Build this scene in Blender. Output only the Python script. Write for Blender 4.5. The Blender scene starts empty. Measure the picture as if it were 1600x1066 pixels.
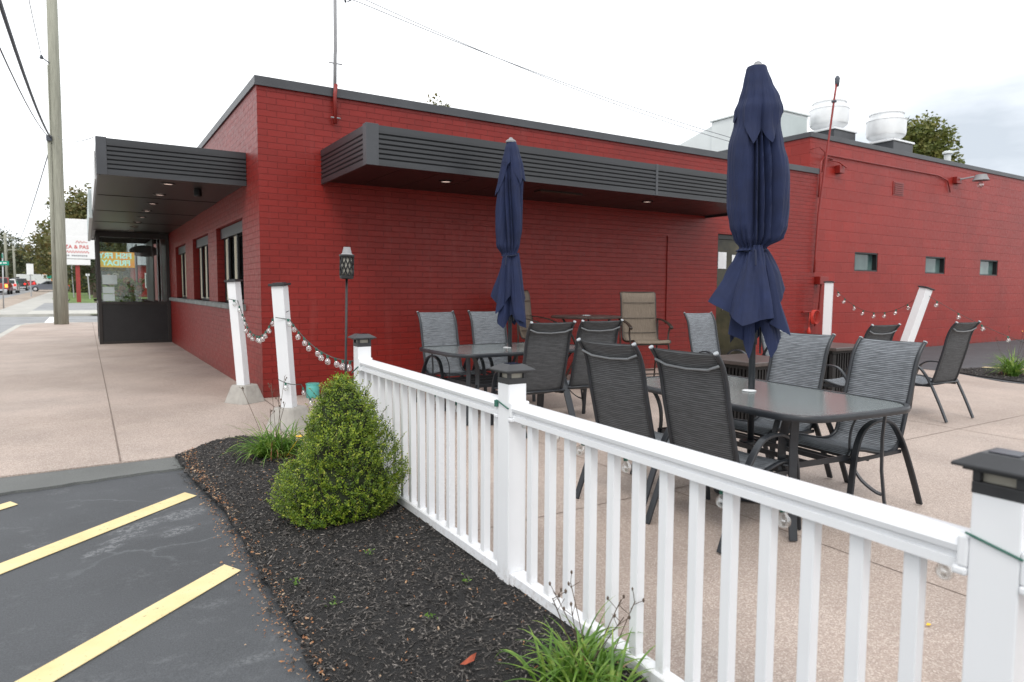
import bpy, bmesh, math, random
from mathutils import Vector, Matrix
import numpy as np
R = math.radians
PI = math.pi
random.seed(7)
scn = bpy.context.scene
C = scn.collection
# ------------------------------------------------------------------ camera, sky, sun, exposure
cam_d = bpy.data.cameras.new('camera'); cam = bpy.data.objects.new('camera', cam_d); C.objects.link(cam)
rows = np.array([[0.846, 0.035, -0.531], [-0.533, 0.066, -0.844], [0.005, 0.997, 0.074]])
u, s_, vt = np.linalg.svd(rows); rows = u @ vt
M = Matrix([list(map(float, r)) for r in rows]).to_4x4()
M.translation = Vector((-1.758, -8.376, 1.3))
cam.matrix_world = M
cam_d.sensor_width = 36; cam_d.lens = 23.76; cam_d.clip_end = 3000; cam_d.clip_start = .05
cam_d.dof.use_dof = True; cam_d.dof.focus_distance = 5.0; cam_d.dof.aperture_fstop = 3.5
scn.camera = cam
w = bpy.data.worlds.new('World'); scn.world = w; w.use_nodes = True
nt = w.node_tree; nt.nodes.clear()
def N(t, ty, **k):
    n = t.nodes.new(ty)
    for a, b in k.items(): setattr(n, a, b)
    return n
def setin(n, **k):
    for a, b in k.items(): n.inputs[a.replace('_', ' ')].default_value = b
out = N(nt, 'ShaderNodeOutputWorld'); bg = N(nt, 'ShaderNodeBackground'); bg.inputs['Strength'].default_value = .1
sky = N(nt, 'ShaderNodeTexSky', sky_type='NISHITA'); sky.sun_disc = False
SUN_EL, SUN_ROT = R(52), R(215)
sky.sun_elevation = SUN_EL; sky.sun_rotation = SUN_ROT
tc = N(nt, 'ShaderNodeTexCoord'); mp = N(nt, 'ShaderNodeMapping'); mp.inputs['Scale'].default_value = (1.3, 1.3, 4.2); mp.inputs['Location'].default_value = (.35, .2, .4)
nz = N(nt, 'ShaderNodeTexNoise'); setin(nz, Scale=1.5, Detail=7, Roughness=.5)
cr = N(nt, 'ShaderNodeValToRGB')
cr.color_ramp.elements[0].position = .2; cr.color_ramp.elements[0].color = (5.6, 6.1, 6.7, 1)
cr.color_ramp.elements[1].position = .5; cr.color_ramp.elements[1].color = (12.6, 12.8, 13.0, 1)
e = cr.color_ramp.elements.new(.36); e.color = (9.8, 10.2, 10.7, 1)
mix = N(nt, 'ShaderNodeMixRGB'); mix.inputs[0].default_value = .93
L = nt.links.new
L(tc.outputs['Generated'], mp.inputs[0]); L(mp.outputs[0], nz.inputs['Vector'])
def skypatch(d, lo, hi, amt):
    vm = N(nt, 'ShaderNodeVectorMath', operation='DOT_PRODUCT'); vm.inputs[1].default_value = tuple(Vector(d).normalized()); L(tc.outputs['Generated'], vm.inputs[0])
    mr = N(nt, 'ShaderNodeMapRange'); mr.interpolation_type = 'SMOOTHSTEP'; L(vm.outputs['Value'], mr.inputs[0]); mr.inputs[1].default_value = lo; mr.inputs[2].default_value = hi; mr.inputs[3].default_value = 0; mr.inputs[4].default_value = amt
    return mr.outputs[0]
m1 = N(nt, 'ShaderNodeMath', operation='SUBTRACT'); L(nz.outputs[0], m1.inputs[0]); L(skypatch((.985, .28, .22), .93, .998, .17), m1.inputs[1])
m2 = N(nt, 'ShaderNodeMath', operation='SUBTRACT'); L(m1.outputs[0], m2.inputs[0]); L(skypatch((-.12, .99, .08), .985, .9995, .15), m2.inputs[1])
m3 = N(nt, 'ShaderNodeMath', operation='ADD'); L(m2.outputs[0], m3.inputs[0]); L(skypatch((.35, .80, .42), .72, .95, .12), m3.inputs[1])
L(m3.outputs[0], cr.inputs[0])
L(sky.outputs[0], mix.inputs[1]); L(cr.outputs[0], mix.inputs[2]); L(mix.outputs[0], bg.inputs[0]); L(bg.outputs[0], out.inputs[0])
sd = bpy.data.lights.new('sun', 'SUN'); sd.energy = 1.0; sd.angle = R(18); sd.color = (1, .96, .9)
so = bpy.data.objects.new('sun', sd); C.objects.link(so)
az = SUN_ROT
dirv = Vector((math.sin(az) * math.cos(SUN_EL), math.cos(az) * math.cos(SUN_EL), math.sin(SUN_EL)))
so.rotation_euler = (-dirv).to_track_quat('-Z', 'Y').to_euler(); so.location = (0, -5, 20)
scn.view_settings.view_transform = 'Standard'; scn.view_settings.look = 'None'; scn.view_settings.gamma = 1; scn.view_settings.exposure = .38
# ------------------------------------------------------------------ materials
MATS = {}
def new_mat(name):
    m = bpy.data.materials.new(name); m.use_nodes = True; m.node_tree.nodes.clear(); MATS[name] = m
    t = m.node_tree; o = N(t, 'ShaderNodeOutputMaterial'); p = N(t, 'ShaderNodeBsdfPrincipled'); t.links.new(p.outputs[0], o.inputs[0])
    return m, t, p, o
def coords(t, scale=(1, 1, 1), kind='Object'):
    c = N(t, 'ShaderNodeTexCoord'); mm = N(t, 'ShaderNodeMapping'); mm.inputs['Scale'].default_value = scale
    t.links.new(c.outputs[kind], mm.inputs[0]); return mm.outputs[0]
def noise(t, vec, scale, detail=4, rough=.55):
    n = N(t, 'ShaderNodeTexNoise'); n.inputs['Scale'].default_value = scale; n.inputs['Detail'].default_value = detail; n.inputs['Roughness'].default_value = rough
    t.links.new(vec, n.inputs['Vector']); return n.outputs[0]
def ramp(t, fac, stops):
    r = N(t, 'ShaderNodeValToRGB'); els = r.color_ramp.elements
    while len(els) < len(stops): els.new(.5)
    for e, (p, c) in zip(els, stops):
        e.position = p; e.color = (*c, 1) if len(c) == 3 else c
    t.links.new(fac, r.inputs[0]); return r.outputs[0]
def mixc(t, fac, a, b, mode='MIX'):
    m = N(t, 'ShaderNodeMixRGB', blend_type=mode)
    for i, v in ((0, fac), (1, a), (2, b)):
        if isinstance(v, (int, float)): m.inputs[i].default_value = v
        elif isinstance(v, tuple): m.inputs[i].default_value = (*v, 1) if len(v) == 3 else v
        else: t.links.new(v, m.inputs[i])
    return m.outputs[0]
def mth(t, op, a, b=0.):
    m = N(t, 'ShaderNodeMath', operation=op)
    for i, v in ((0, a), (1, b)):
        if isinstance(v, (int, float)): m.inputs[i].default_value = v
        else: t.links.new(v, m.inputs[i])
    return m.outputs[0]
def bump(t, p, h, strength=.3, dist=.01):
    b = N(t, 'ShaderNodeBump'); b.inputs['Strength'].default_value = strength; b.inputs['Distance'].default_value = dist
    t.links.new(h, b.inputs['Height']); t.links.new(b.outputs[0], p.inputs['Normal'])
def simple(name, col, rough=.5, var=.15, scale=6, metal=0, bstr=.1, bscale=60, spec=.5, stretch=(1, 1, 1)):
    m, t, p, o = new_mat(name)
    v = coords(t, stretch)
    a = tuple(max(0, c * (1 - var)) for c in col); b = tuple(min(1, c * (1 + var)) for c in col)
    t.links.new(ramp(t, noise(t, v, scale), [(.3, a), (.7, b)]), p.inputs['Base Color'])
    p.inputs['Roughness'].default_value = rough; p.inputs['Metallic'].default_value = metal; p.inputs['Specular IOR Level'].default_value = spec
    if bstr: bump(t, p, noise(t, v, bscale), bstr, .002)
    return m
def brick_mat(name, col, bw, bh, mort, strength, dist, off=.5, cmu=False):
    m, t, p, o = new_mat(name)
    c = N(t, 'ShaderNodeTexCoord'); g = N(t, 'ShaderNodeNewGeometry')
    s1 = N(t, 'ShaderNodeSeparateXYZ'); s2 = N(t, 'ShaderNodeSeparateXYZ')
    t.links.new(c.outputs['Object'], s1.inputs[0]); t.links.new(g.outputs['True Normal'], s2.inputs[0])
    isx = mth(t, 'GREATER_THAN', mth(t, 'ABSOLUTE', s2.outputs[0]), .5)
    hz = N(t, 'ShaderNodeMix'); t.links.new(isx, hz.inputs[0]); t.links.new(s1.outputs[0], hz.inputs[2]); t.links.new(s1.outputs[1], hz.inputs[3])
    cb = N(t, 'ShaderNodeCombineXYZ')
    # slight waviness of the courses
    wob = noise(t, c.outputs['Object'], 1.3, 2)
    zz = mth(t, 'ADD', s1.outputs[2], mth(t, 'MULTIPLY', mth(t, 'SUBTRACT', wob, .5), .012 if not cmu else .03))
    t.links.new(hz.outputs[0], cb.inputs[0]); t.links.new(zz, cb.inputs[1])
    b = N(t, 'ShaderNodeTexBrick'); b.offset = off
    t.links.new(cb.outputs[0], b.inputs['Vector'])
    for k, vv in (('Scale', 1), ('Mortar Size', mort), ('Mortar Smooth', .55), ('Bias', 0), ('Brick Width', bw), ('Row Height', bh)): b.inputs[k].default_value = vv
    c1 = tuple(x * .93 for x in col); c2 = tuple(x * 1.07 for x in col)
    b.inputs['Color1'].default_value = (*c1, 1); b.inputs['Color2'].default_value = (*c2, 1)
    b.inputs['Mortar'].default_value = (*(x * (.78 if not cmu else .86) for x in col), 1)
    # mortar reads strongly only in places
    patch = noise(t, c.outputs['Object'], .9, 5)
    big = ramp(t, patch, [(.3, (.88, .88, .88)), (.7, (1.1, 1.08, 1.08))])
    colr = mixc(t, 1.0, b.outputs['Color'], big, 'MULTIPLY')
    # drips and chips of lighter weathered paint
    ch = ramp(t, noise(t, coords(t, (7, 7, 2.2)), 9, 6, .7), [(.72, (0, 0, 0)), (.80, (1, 1, 1))])
    colr = mixc(t, mth(t, 'MULTIPLY', ch, .35), colr, tuple(min(1, x * 1.8 + .03) for x in col))
    gr = mth(t, 'MULTIPLY', mth(t, 'SUBTRACT', 1, mth(t, 'MINIMUM', mth(t, 'MULTIPLY', mth(t, 'MAXIMUM', s1.outputs[2], 0), 5.5), 1)), ramp(t, noise(t, coords(t, (3, 3, 1)), 3, 5, .7), [(.4, (0, 0, 0)), (.62, (1, 1, 1))]))
    colr = mixc(t, mth(t, 'MULTIPLY', gr, .55), colr, (.12, .06, .05))
    streak = ramp(t, noise(t, coords(t, (2.2, 2.2, .25)), 2.4, 5, .65), [(.56, (0, 0, 0)), (.74, (1, 1, 1))])
    colr = mixc(t, mth(t, 'MULTIPLY', streak, .16), colr, (.30, .10, .09))
    t.links.new(colr, p.inputs['Base Color'])
    p.inputs['Specular IOR Level'].default_value = .32
    rr = ramp(t, noise(t, c.outputs['Object'], 14, 4), [(.3, (.36,) * 3), (.7, (.52,) * 3)])
    t.links.new(rr, p.inputs['Roughness'])
    hgt = mth(t, 'ADD', mth(t, 'MULTIPLY', b.outputs['Fac'], -1), mth(t, 'MULTIPLY', noise(t, c.outputs['Object'], 38, 5), .35))
    bump(t, p, hgt, strength, dist)
    return m
RED = (.215, .0140, .0100)
brick_mat('red_brick_paint', RED, .221, .0737, .0055, .8, .006)
brick_mat('red_block_paint', (.265, .0185, .0125), .43, .215, .007, .65, .007, cmu=True)
simple('red_paint', RED, .4, .1)
simple('charcoal_metal', (.030, .032, .036), .38, .18, 3, bstr=.05, stretch=(.3, .3, 3))
simple('charcoal_coping', (.050, .053, .060), .42, .2, 2, bstr=.05)
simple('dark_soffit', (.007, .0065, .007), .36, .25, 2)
simple('black_paint', (.012, .012, .013), .45, .2)
simple('dark_bronze', (.020, .016, .014), .4, .2)
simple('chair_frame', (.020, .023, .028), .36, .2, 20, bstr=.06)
simple('brace_highlight', (.16, .17, .18), .35, .1)  # paler than the frame: sky reflection painted into the brace colour
simple('tube_cap', (.32, .34, .36), .4, .1)
m, t, p, o = new_mat('white_vinyl'); v = coords(t); sz = N(t, 'ShaderNodeSeparateXYZ'); t.links.new(v, sz.inputs[0])
lowz = mth(t, 'SUBTRACT', 1, mth(t, 'MINIMUM', mth(t, 'MULTIPLY', mth(t, 'MAXIMUM', sz.outputs[2], 0), 7), 1))
splash = mth(t, 'MULTIPLY', mth(t, 'MULTIPLY', lowz, ramp(t, noise(t, v, 38, 5, .7), [(.48, (0, 0, 0)), (.62, (1, 1, 1))])), .45)
t.links.new(mixc(t, splash, ramp(t, noise(t, v, 3, 4), [(.3, (.76, .77, .79)), (.7, (.80, .81, .83))]), (.33, .27, .22)), p.inputs['Base Color']); p.inputs['Roughness'].default_value = .32
simple('white_paint', (.72, .73, .74), .5, .06)
simple('solar_cap', (.028, .029, .032), .45, .25, 12)
simple('solar_cell', (.01, .012, .02), .15, .1)
simple('amber_lens', (.35, .33, .28), .25, .1)
simple('concrete_base', (.36, .34, .31), .85, .12, 14, bstr=.5, bscale=90)
simple('galvanised', (.42, .43, .44), .4, .1, metal=.6)
simple('fan_aluminium', (.80, .81, .82), .42, .05, 5, metal=.3)
simple('unit_white', (.70, .74, .74), .5, .05, 2)
simple('unit_grey', (.50, .56, .56), .5, .06, 2)
simple('navy_strap', (.009, .014, .04), .8, .2)
simple('brown_metal', (.035, .022, .016), .4, .2)
simple('black_wicker', (.012, .011, .011), .6, .5, 80, bstr=.8, bscale=120)
simple('table_stone', (.07, .055, .05), .35, .25, 12)
simple('green_cord', (.012, .11, .075), .5, .1)
simple('dark_cord', (.03, .045, .04), .5, .1)
simple('teal_can', (.10, .42, .38), .4, .08)
simple('orange_cord', (.50, .035, .02), .45, .1)
simple('bark', (.11, .085, .065), .9, .3, 12, bstr=.8, bscale=30)
simple('wood_pole', (.30, .30, .245), .85, .22, 3, bstr=.6, bscale=40, stretch=(9, 9, .5))
simple('cable', (.07, .08, .10), .6, .1, bstr=0)
simple('paper', (.72, .73, .75), .8, .05)
simple('cream_wood', (.50, .46, .34), .55, .12)
simple('stone_sill', (.16, .17, .165), .6, .45, 7, bstr=.3)
simple('tan_frame', (.03, .02, .015), .4, .2)
simple('rubber', (.012, .012, .013), .7, .1)
simple('chrome', (.6, .6, .62), .2, .05, metal=1)
simple('red_plastic', (.55, .01, .01), .3, .1)
simple('sign_white', (.80, .80, .80), .5, .03)
simple('sign_red', (.55, .10, .09), .6, .1)
simple('sign_grey', (.25, .25, .26), .6, .1)
simple('sign_green', (.0, .28, .19), .5, .05)
simple('post_red', (.30, .035, .03), .6, .15)
simple('yellow_petal', (.80, .48, .02), .5, .1)
simple('orange_petal', (.70, .26, .02), .5, .1)
simple('rust_leaf', (.30, .055, .02), .6, .3, 60)
simple('dry_stalk', (.10, .07, .05), .8, .3)
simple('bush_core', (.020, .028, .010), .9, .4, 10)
for nm, c_ in (('pickup_red', (.30, .01, .012)), ('car_white', (.62, .62, .62)), ('car_black', (.02, .022, .024)), ('car_red', (.42, .02, .03)), ('car_grey', (.17, .19, .23)), ('truck_white', (.7, .72, .7)), ('bus_orange', (.7, .25, .03))):
    mm = simple(nm, c_, .25, .04); mm.node_tree.nodes['Principled BSDF'].inputs['Coat Weight'].default_value = .6
def emit(name, col, s):
    m, t, p, o = new_mat(name); p.inputs['Base Color'].default_value = (*col, 1); p.inputs['Emission Color'].default_value = (*col, 1); p.inputs['Emission Strength'].default_value = s; return m
emit('tail_light', (.8, .02, .01), 1.2); emit('tail_light_hot', (1, .3, .05), 2.0)
emit('soffit_lamp', (.75, .58, .50), .62)
# exposed aggregate paving
def paving(name, c1, c2, c3, sc=1.0):
    m, t, p, o = new_mat(name)
    v = coords(t)
    n1 = noise(t, v, 1.1, 6, .6)
    vo = N(t, 'ShaderNodeTexVoronoi'); vo.inputs['Scale'].default_value = 185 * sc; t.links.new(v, vo.inputs['Vector'])
    sep = N(t, 'ShaderNodeSeparateColor'); t.links.new(vo.outputs['Color'], sep.inputs[0])
    sp = ramp(t, sep.outputs[0], [(0, tuple(x * .80 for x in c1)), (.3, c1), (.7, c2), (.97, c3)])
    col = mixc(t, 1, sp, ramp(t, n1, [(.3, (.84, .83, .82)), (.7, (1.1, 1.08, 1.06))]), 'MULTIPLY')
    st = ramp(t, noise(t, v, .45, 4), [(.42, (.86, .84, .82)), (.6, (1.04, 1.04, 1.04))])
    col = mixc(t, .7, col, mixc(t, 1, col, st, 'MULTIPLY'))
    t.links.new(col, p.inputs['Base Color']); p.inputs['Roughness'].default_value = .75
    bump(t, p, mth(t, 'MULTIPLY', vo.outputs['Distance'], -1), .35, .003)
    return m
paving('aggregate', (.388, .315, .277), (.442, .368, .324), (.58, .51, .46))
def asphalt(name, base, crack=True):
    m, t, p, o = new_mat(name)
    v = coords(t)
    fine = ramp(t, noise(t, v, 160, 3, .7), [(.3, tuple(x * .72 for x in base)), (.72, tuple(x * 1.35 for x in base))])
    col = mixc(t, 1, fine, ramp(t, noise(t, v, .9, 5), [(.3, (.82,) * 3), (.7, (1.18,) * 3)]), 'MULTIPLY')
    if crack:
        # worn pale scuffs
        sv = coords(t, (1.6, 4.5, 1)); sc = N(t, 'ShaderNodeMapping'); sc.inputs['Rotation'].default_value = (0, 0, R(-30)); t.links.new(sv, sc.inputs[0])
        a = ramp(t, noise(t, sc.outputs[0], .9, 3, .5), [(.62, (0, 0, 0)), (.75, (.6, .6, .6))])
        for cx_, cy_, sx_, sy_ in ((-1.30, -3.87, 5.5, 9), (-1.55, -3.98, 4.5, 13), (-1.36, -4.18, 7, 13), (-1.72, -4.28, 7, 16), (-1.62, -4.13, 6, 16), (-.95, -6.0, 5, 9)):
            mm = N(t, 'ShaderNodeMapping'); mm.vector_type = 'TEXTURE'; mm.inputs['Location'].default_value = (cx_, cy_, 0); mm.inputs['Rotation'].default_value = (0, 0, R(30)); mm.inputs['Scale'].default_value = (1 / sx_, 1 / sy_, 9)
            t.links.new(v, mm.inputs[0]); gg = N(t, 'ShaderNodeTexGradient', gradient_type='SPHERICAL'); t.links.new(mm.outputs[0], gg.inputs[0])
            a = mth(t, 'MAXIMUM', a, ramp(t, mth(t, 'ADD', gg.outputs['Fac'], mth(t, 'MULTIPLY', mth(t, 'SUBTRACT', noise(t, v, 9, 4), .5), .9)), [(.05, (0, 0, 0)), (.45, (1, 1, 1))]))
        b = ramp(t, noise(t, v, 45, 5, .8), [(.45, (0, 0, 0)), (.58, (1, 1, 1))])
        col = mixc(t, mth(t, 'MULTIPLY', mth(t, 'MULTIPLY', a, b), .5), col, (.30, .31, .32))
        # fine cracks
        dv = N(t, 'ShaderNodeVectorMath', operation='ADD'); nn = N(t, 'ShaderNodeTexNoise'); nn.inputs['Scale'].default_value = 2.2; nn.inputs['Detail'].default_value = 6
        t.links.new(v, nn.inputs['Vector']); sc2 = N(t, 'ShaderNodeVectorMath', operation='SCALE'); sc2.inputs['Scale'].default_value = .55
        t.links.new(nn.outputs['Color'], sc2.inputs[0]); t.links.new(v, dv.inputs[0]); t.links.new(sc2.outputs[0], dv.inputs[1])
        vc = N(t, 'ShaderNodeTexVoronoi', feature='DISTANCE_TO_EDGE'); vc.inputs['Scale'].default_value = .95; t.links.new(dv.outputs[0], vc.inputs['Vector'])
        line = ramp(t, vc.outputs['Distance'], [(.0, (1, 1, 1)), (.012, (0, 0, 0))])
        gate = ramp(t, noise(t, v, .8, 3), [(.5, (0, 0, 0)), (.6, (1, 1, 1))])
        col = mixc(t, mth(t, 'MULTIPLY', mth(t, 'MULTIPLY', line, gate), .35), col, (.26, .28, .29))
    t.links.new(col, p.inputs['Base Color']); p.inputs['Roughness'].default_value = .7
    bump(t, p, noise(t, v, 130, 4, .7), .35, .004)
    return m
asphalt('asphalt_dark', (.064, .068, .074))
asphalt('asphalt_old', (.125, .13, .125), False)
asphalt('road_grey', (.24, .245, .25), False)
simple('pale_concrete', (.46, .45, .41), .85, .12, 2, bstr=.3, bscale=80)
simple('street_concrete', (.40, .39, .36), .85, .12, 1)
simple('verge', (.34, .28, .23), .95, .3, 1.2)
simple('lawn_grass', (.10, .16, .035), .95, .35, 2)
simple('ground_dirt', (.13, .13, .07), .95, .3, .4)
simple('joint_line', (.20, .155, .13), .9, .2)
def paint_mat():
    m, t, p, o = new_mat('yellow_line_paint'); v = coords(t)
    worn = ramp(t, noise(t, v, 55, 6, .75), [(.33, (0, 0, 0)), (.40, (1, 1, 1))])
    col = ramp(t, noise(t, v, 5, 4), [(.3, (.68, .54, .27)), (.7, (.77, .63, .35))])
    t.links.new(mixc(t, worn, (.25, .22, .13), col), p.inputs['Base Color']); p.inputs['Roughness'].default_value = .7
    bump(t, p, noise(t, v, 130, 4), .3, .003)
paint_mat()
simple('white_line_paint', (.75, .75, .73), .7, .06)
def mulch_mat(name, rampst, sc=25):
    m, t, p, o = new_mat(name); v = coords(t)
    t.links.new(ramp(t, noise(t, v, sc, 6, .7), rampst), p.inputs['Base Color']); p.inputs['Roughness'].default_value = .8
    bump(t, p, noise(t, v, 70, 6, .8), .9, .02)
mulch_mat('mulch_soil', [(.3, (.006, .006, .006)), (.7, (.022, .019, .018))])
def by_position(name, stops, sc, rough=.6, trans=0., detail=1):
    m, t, p, o = new_mat(name); v = coords(t)
    wn = N(t, 'ShaderNodeTexNoise'); wn.inputs['Scale'].default_value = sc; wn.inputs['Detail'].default_value = detail; t.links.new(v, wn.inputs['Vector'])
    t.links.new(ramp(t, wn.outputs[0], stops), p.inputs['Base Color']); p.inputs['Roughness'].default_value = rough
    if trans:
        tr = N(t, 'ShaderNodeBsdfTranslucent'); t.links.new(ramp(t, wn.outputs[0], [(a, tuple(min(1, x * 1.5) for x in b)) for a, b in stops]), tr.inputs[0])
        mx = N(t, 'ShaderNodeMixShader'); mx.inputs[0].default_value = trans
        t.links.new(p.outputs[0], mx.inputs[1]); t.links.new(tr.outputs[0], mx.inputs[2]); t.links.new(mx.outputs[0], o.inputs[0])
    return m
by_position('mulch_chip', [(.30, (.010, .009, .008)), (.46, (.034, .030, .027)), (.58, (.078, .068, .061)), (.70, (.23, .205, .185))], 60, .6)
by_position('leaf_litter', [(.3, (.16, .07, .035)), (.5, (.34, .15, .06)), (.7, (.48, .36, .24))], 30, .7)
by_position('boxwood_leaf', [(.28, (.03, .07, .006)), (.5, (.135, .215, .015)), (.70, (.34, .41, .036))], 30, .42, .3)
by_position('boxwood_tip', [(.3, (.26, .32, .03)), (.7, (.42, .42, .05))], 26, .45, .3)
by_position('lily_leaf', [(.3, (.06, .14, .02)), (.5, (.13, .25, .035)), (.72, (.32, .40, .09))], 14, .4, .25)
by_position('maple_leaf', [(.3, (.075, .095, .03)), (.5, (.13, .13, .04)), (.7, (.22, .14, .045))], 1.2, .6, .2, 4)
by_position('green_leaf', [(.3, (.06, .085, .02)), (.5, (.12, .14, .03)), (.7, (.22, .20, .05))], 1.6, .6, .2, 4)
by_position('indoor_leaf', [(.3, (.14, .24, .05)), (.7, (.34, .42, .14))], 12, .6, .2)
by_position('dark_leaf', [(.3, (.03, .045, .02)), (.5, (.055, .07, .03)), (.7, (.12, .09, .04))], .35, .7, .15, 4)
# sling fabric : light threads with dark gaps, driven by UV (u across, v along in metres)
def sling(name, light, dark, gap, pitch, flecks=.35, vertical=False):
    m, t, p, o = new_mat(name)
    uv = N(t, 'ShaderNodeUVMap'); sp = N(t, 'ShaderNodeSeparateXYZ'); t.links.new(uv.outputs[0], sp.inputs[0])
    a, b = (sp.outputs[1], sp.outputs[0]) if not vertical else (sp.outputs[0], sp.outputs[1])
    fr = mth(t, 'FRACT', mth(t, 'MULTIPLY', a, 1 / pitch))
    cmb = N(t, 'ShaderNodeCombineXYZ')
    t.links.new(mth(t, 'MULTIPLY', b, 9), cmb.inputs[0]); t.links.new(mth(t, 'MULTIPLY', a, 1 / pitch), cmb.inputs[1])
    fl = noise(t, cmb.outputs[0], 1.0, 4, .7)
    lit = ramp(t, fl, [(.36, tuple(x * (1 - flecks) for x in light)), (.62, tuple(min(1, x * (1 + flecks)) for x in light))])
    thr = ramp(t, fr, [(.0, (1, 1, 1)), (gap, (1, 1, 1)), (min(gap + .12, .98), (0, 0, 0)), (.97, (0, 0, 0))])
    t.links.new(mixc(t, thr, lit, dark), p.inputs['Base Color']); p.inputs['Roughness'].default_value = .75
    bump(t, p, mth(t, 'MULTIPLY', thr, -1), .5, .003)
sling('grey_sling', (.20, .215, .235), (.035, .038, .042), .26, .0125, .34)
sling('shaded_sling_back', (.080, .083, .088), (.018, .019, .020), .28, .0125, .30)  # chair backs: shade painted in as a darker copy of the grey sling
sling('tan_sling', (.175, .138, .104), (.12, .094, .07), .25, .012, .22, True)
simple('pale_cushion', (.5, .46, .40), .8, .1)
# frosted table glass
m, t, p, o = new_mat('rain_glass'); v = coords(t)
p.inputs['Base Color'].default_value = (.37, .41, .41, 1); p.inputs['Roughness'].default_value = .14; p.inputs['Transmission Weight'].default_value = .55; p.inputs['IOR'].default_value = 1.5
bump(t, p, noise(t, v, 75, 3, .6), .22, .004)
def thin_glass(name, tint, rough=.02, fac=.12, opac=0.):
    m, t, p, o = new_mat(name)
    tr = N(t, 'ShaderNodeBsdfTransparent'); tr.inputs[0].default_value = (*tint, 1)
    gl = N(t, 'ShaderNodeBsdfGlossy'); gl.inputs['Roughness'].default_value = rough
    lw = N(t, 'ShaderNodeLayerWeight'); lw.inputs[0].default_value = .5
    mx = N(t, 'ShaderNodeMixShader'); t.links.new(mth(t, 'ADD', mth(t, 'MULTIPLY', mth(t, 'POWER', lw.outputs['Facing'], 4), .7), fac), mx.inputs[0])
    t.links.new(tr.outputs[0], mx.inputs[1]); t.links.new(gl.outputs[0], mx.inputs[2]); t.links.new(mx.outputs[0], o.inputs[0])
thin_glass('window_glass', (.90, .93, .92), .01, .035)
thin_glass('bulb_glass', (.93, .94, .93), .12, .30)
m, t, p, o = new_mat('dark_glass'); p.inputs['Base Color'].default_value = (.016, .02, .022, 1); p.inputs['Roughness'].default_value = .06
m, t, p, o = new_mat('glass_block'); v = coords(t)
t.links.new(ramp(t, noise(t, v, 2.2, 2), [(.3, (.045, .085, .085)), (.7, (.13, .19, .18))]), p.inputs['Base Color']); p.inputs['Roughness'].default_value = .12
# navy canvas
m, t, p, o = new_mat('navy_canvas'); v = coords(t)
t.links.new(ramp(t, noise(t, v, 7, 5), [(.3, (.0042, .0100, .042)), (.7, (.0068, .0160, .064))]), p.inputs['Base Color']); p.inputs['Roughness'].default_value = .82
p.inputs['Sheen Weight'].default_value = .04; p.inputs['Sheen Roughness'].default_value = .4; p.inputs['Sheen Tint'].default_value = (.5, .6, .9, 1)
bump(t, p, noise(t, coords(t, (1, 1, .22)), 16, 4, .6), .35, .02)
# tie-dye sign; glow added in place of daylight through the board
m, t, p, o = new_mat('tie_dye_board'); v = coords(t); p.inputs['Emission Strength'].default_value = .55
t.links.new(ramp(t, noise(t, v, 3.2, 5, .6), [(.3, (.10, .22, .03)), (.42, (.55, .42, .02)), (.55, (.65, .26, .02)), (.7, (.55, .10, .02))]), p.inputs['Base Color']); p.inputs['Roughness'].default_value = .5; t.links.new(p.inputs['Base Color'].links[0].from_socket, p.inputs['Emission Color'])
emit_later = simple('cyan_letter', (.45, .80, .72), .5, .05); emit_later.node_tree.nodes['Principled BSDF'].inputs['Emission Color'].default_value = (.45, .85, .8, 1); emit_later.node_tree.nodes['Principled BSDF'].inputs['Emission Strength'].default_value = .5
simple('hydrangea', (.62, .40, .28), .8, .25, 30)
simple('white_bloom', (.72, .72, .68), .8, .1, 30)
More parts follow.
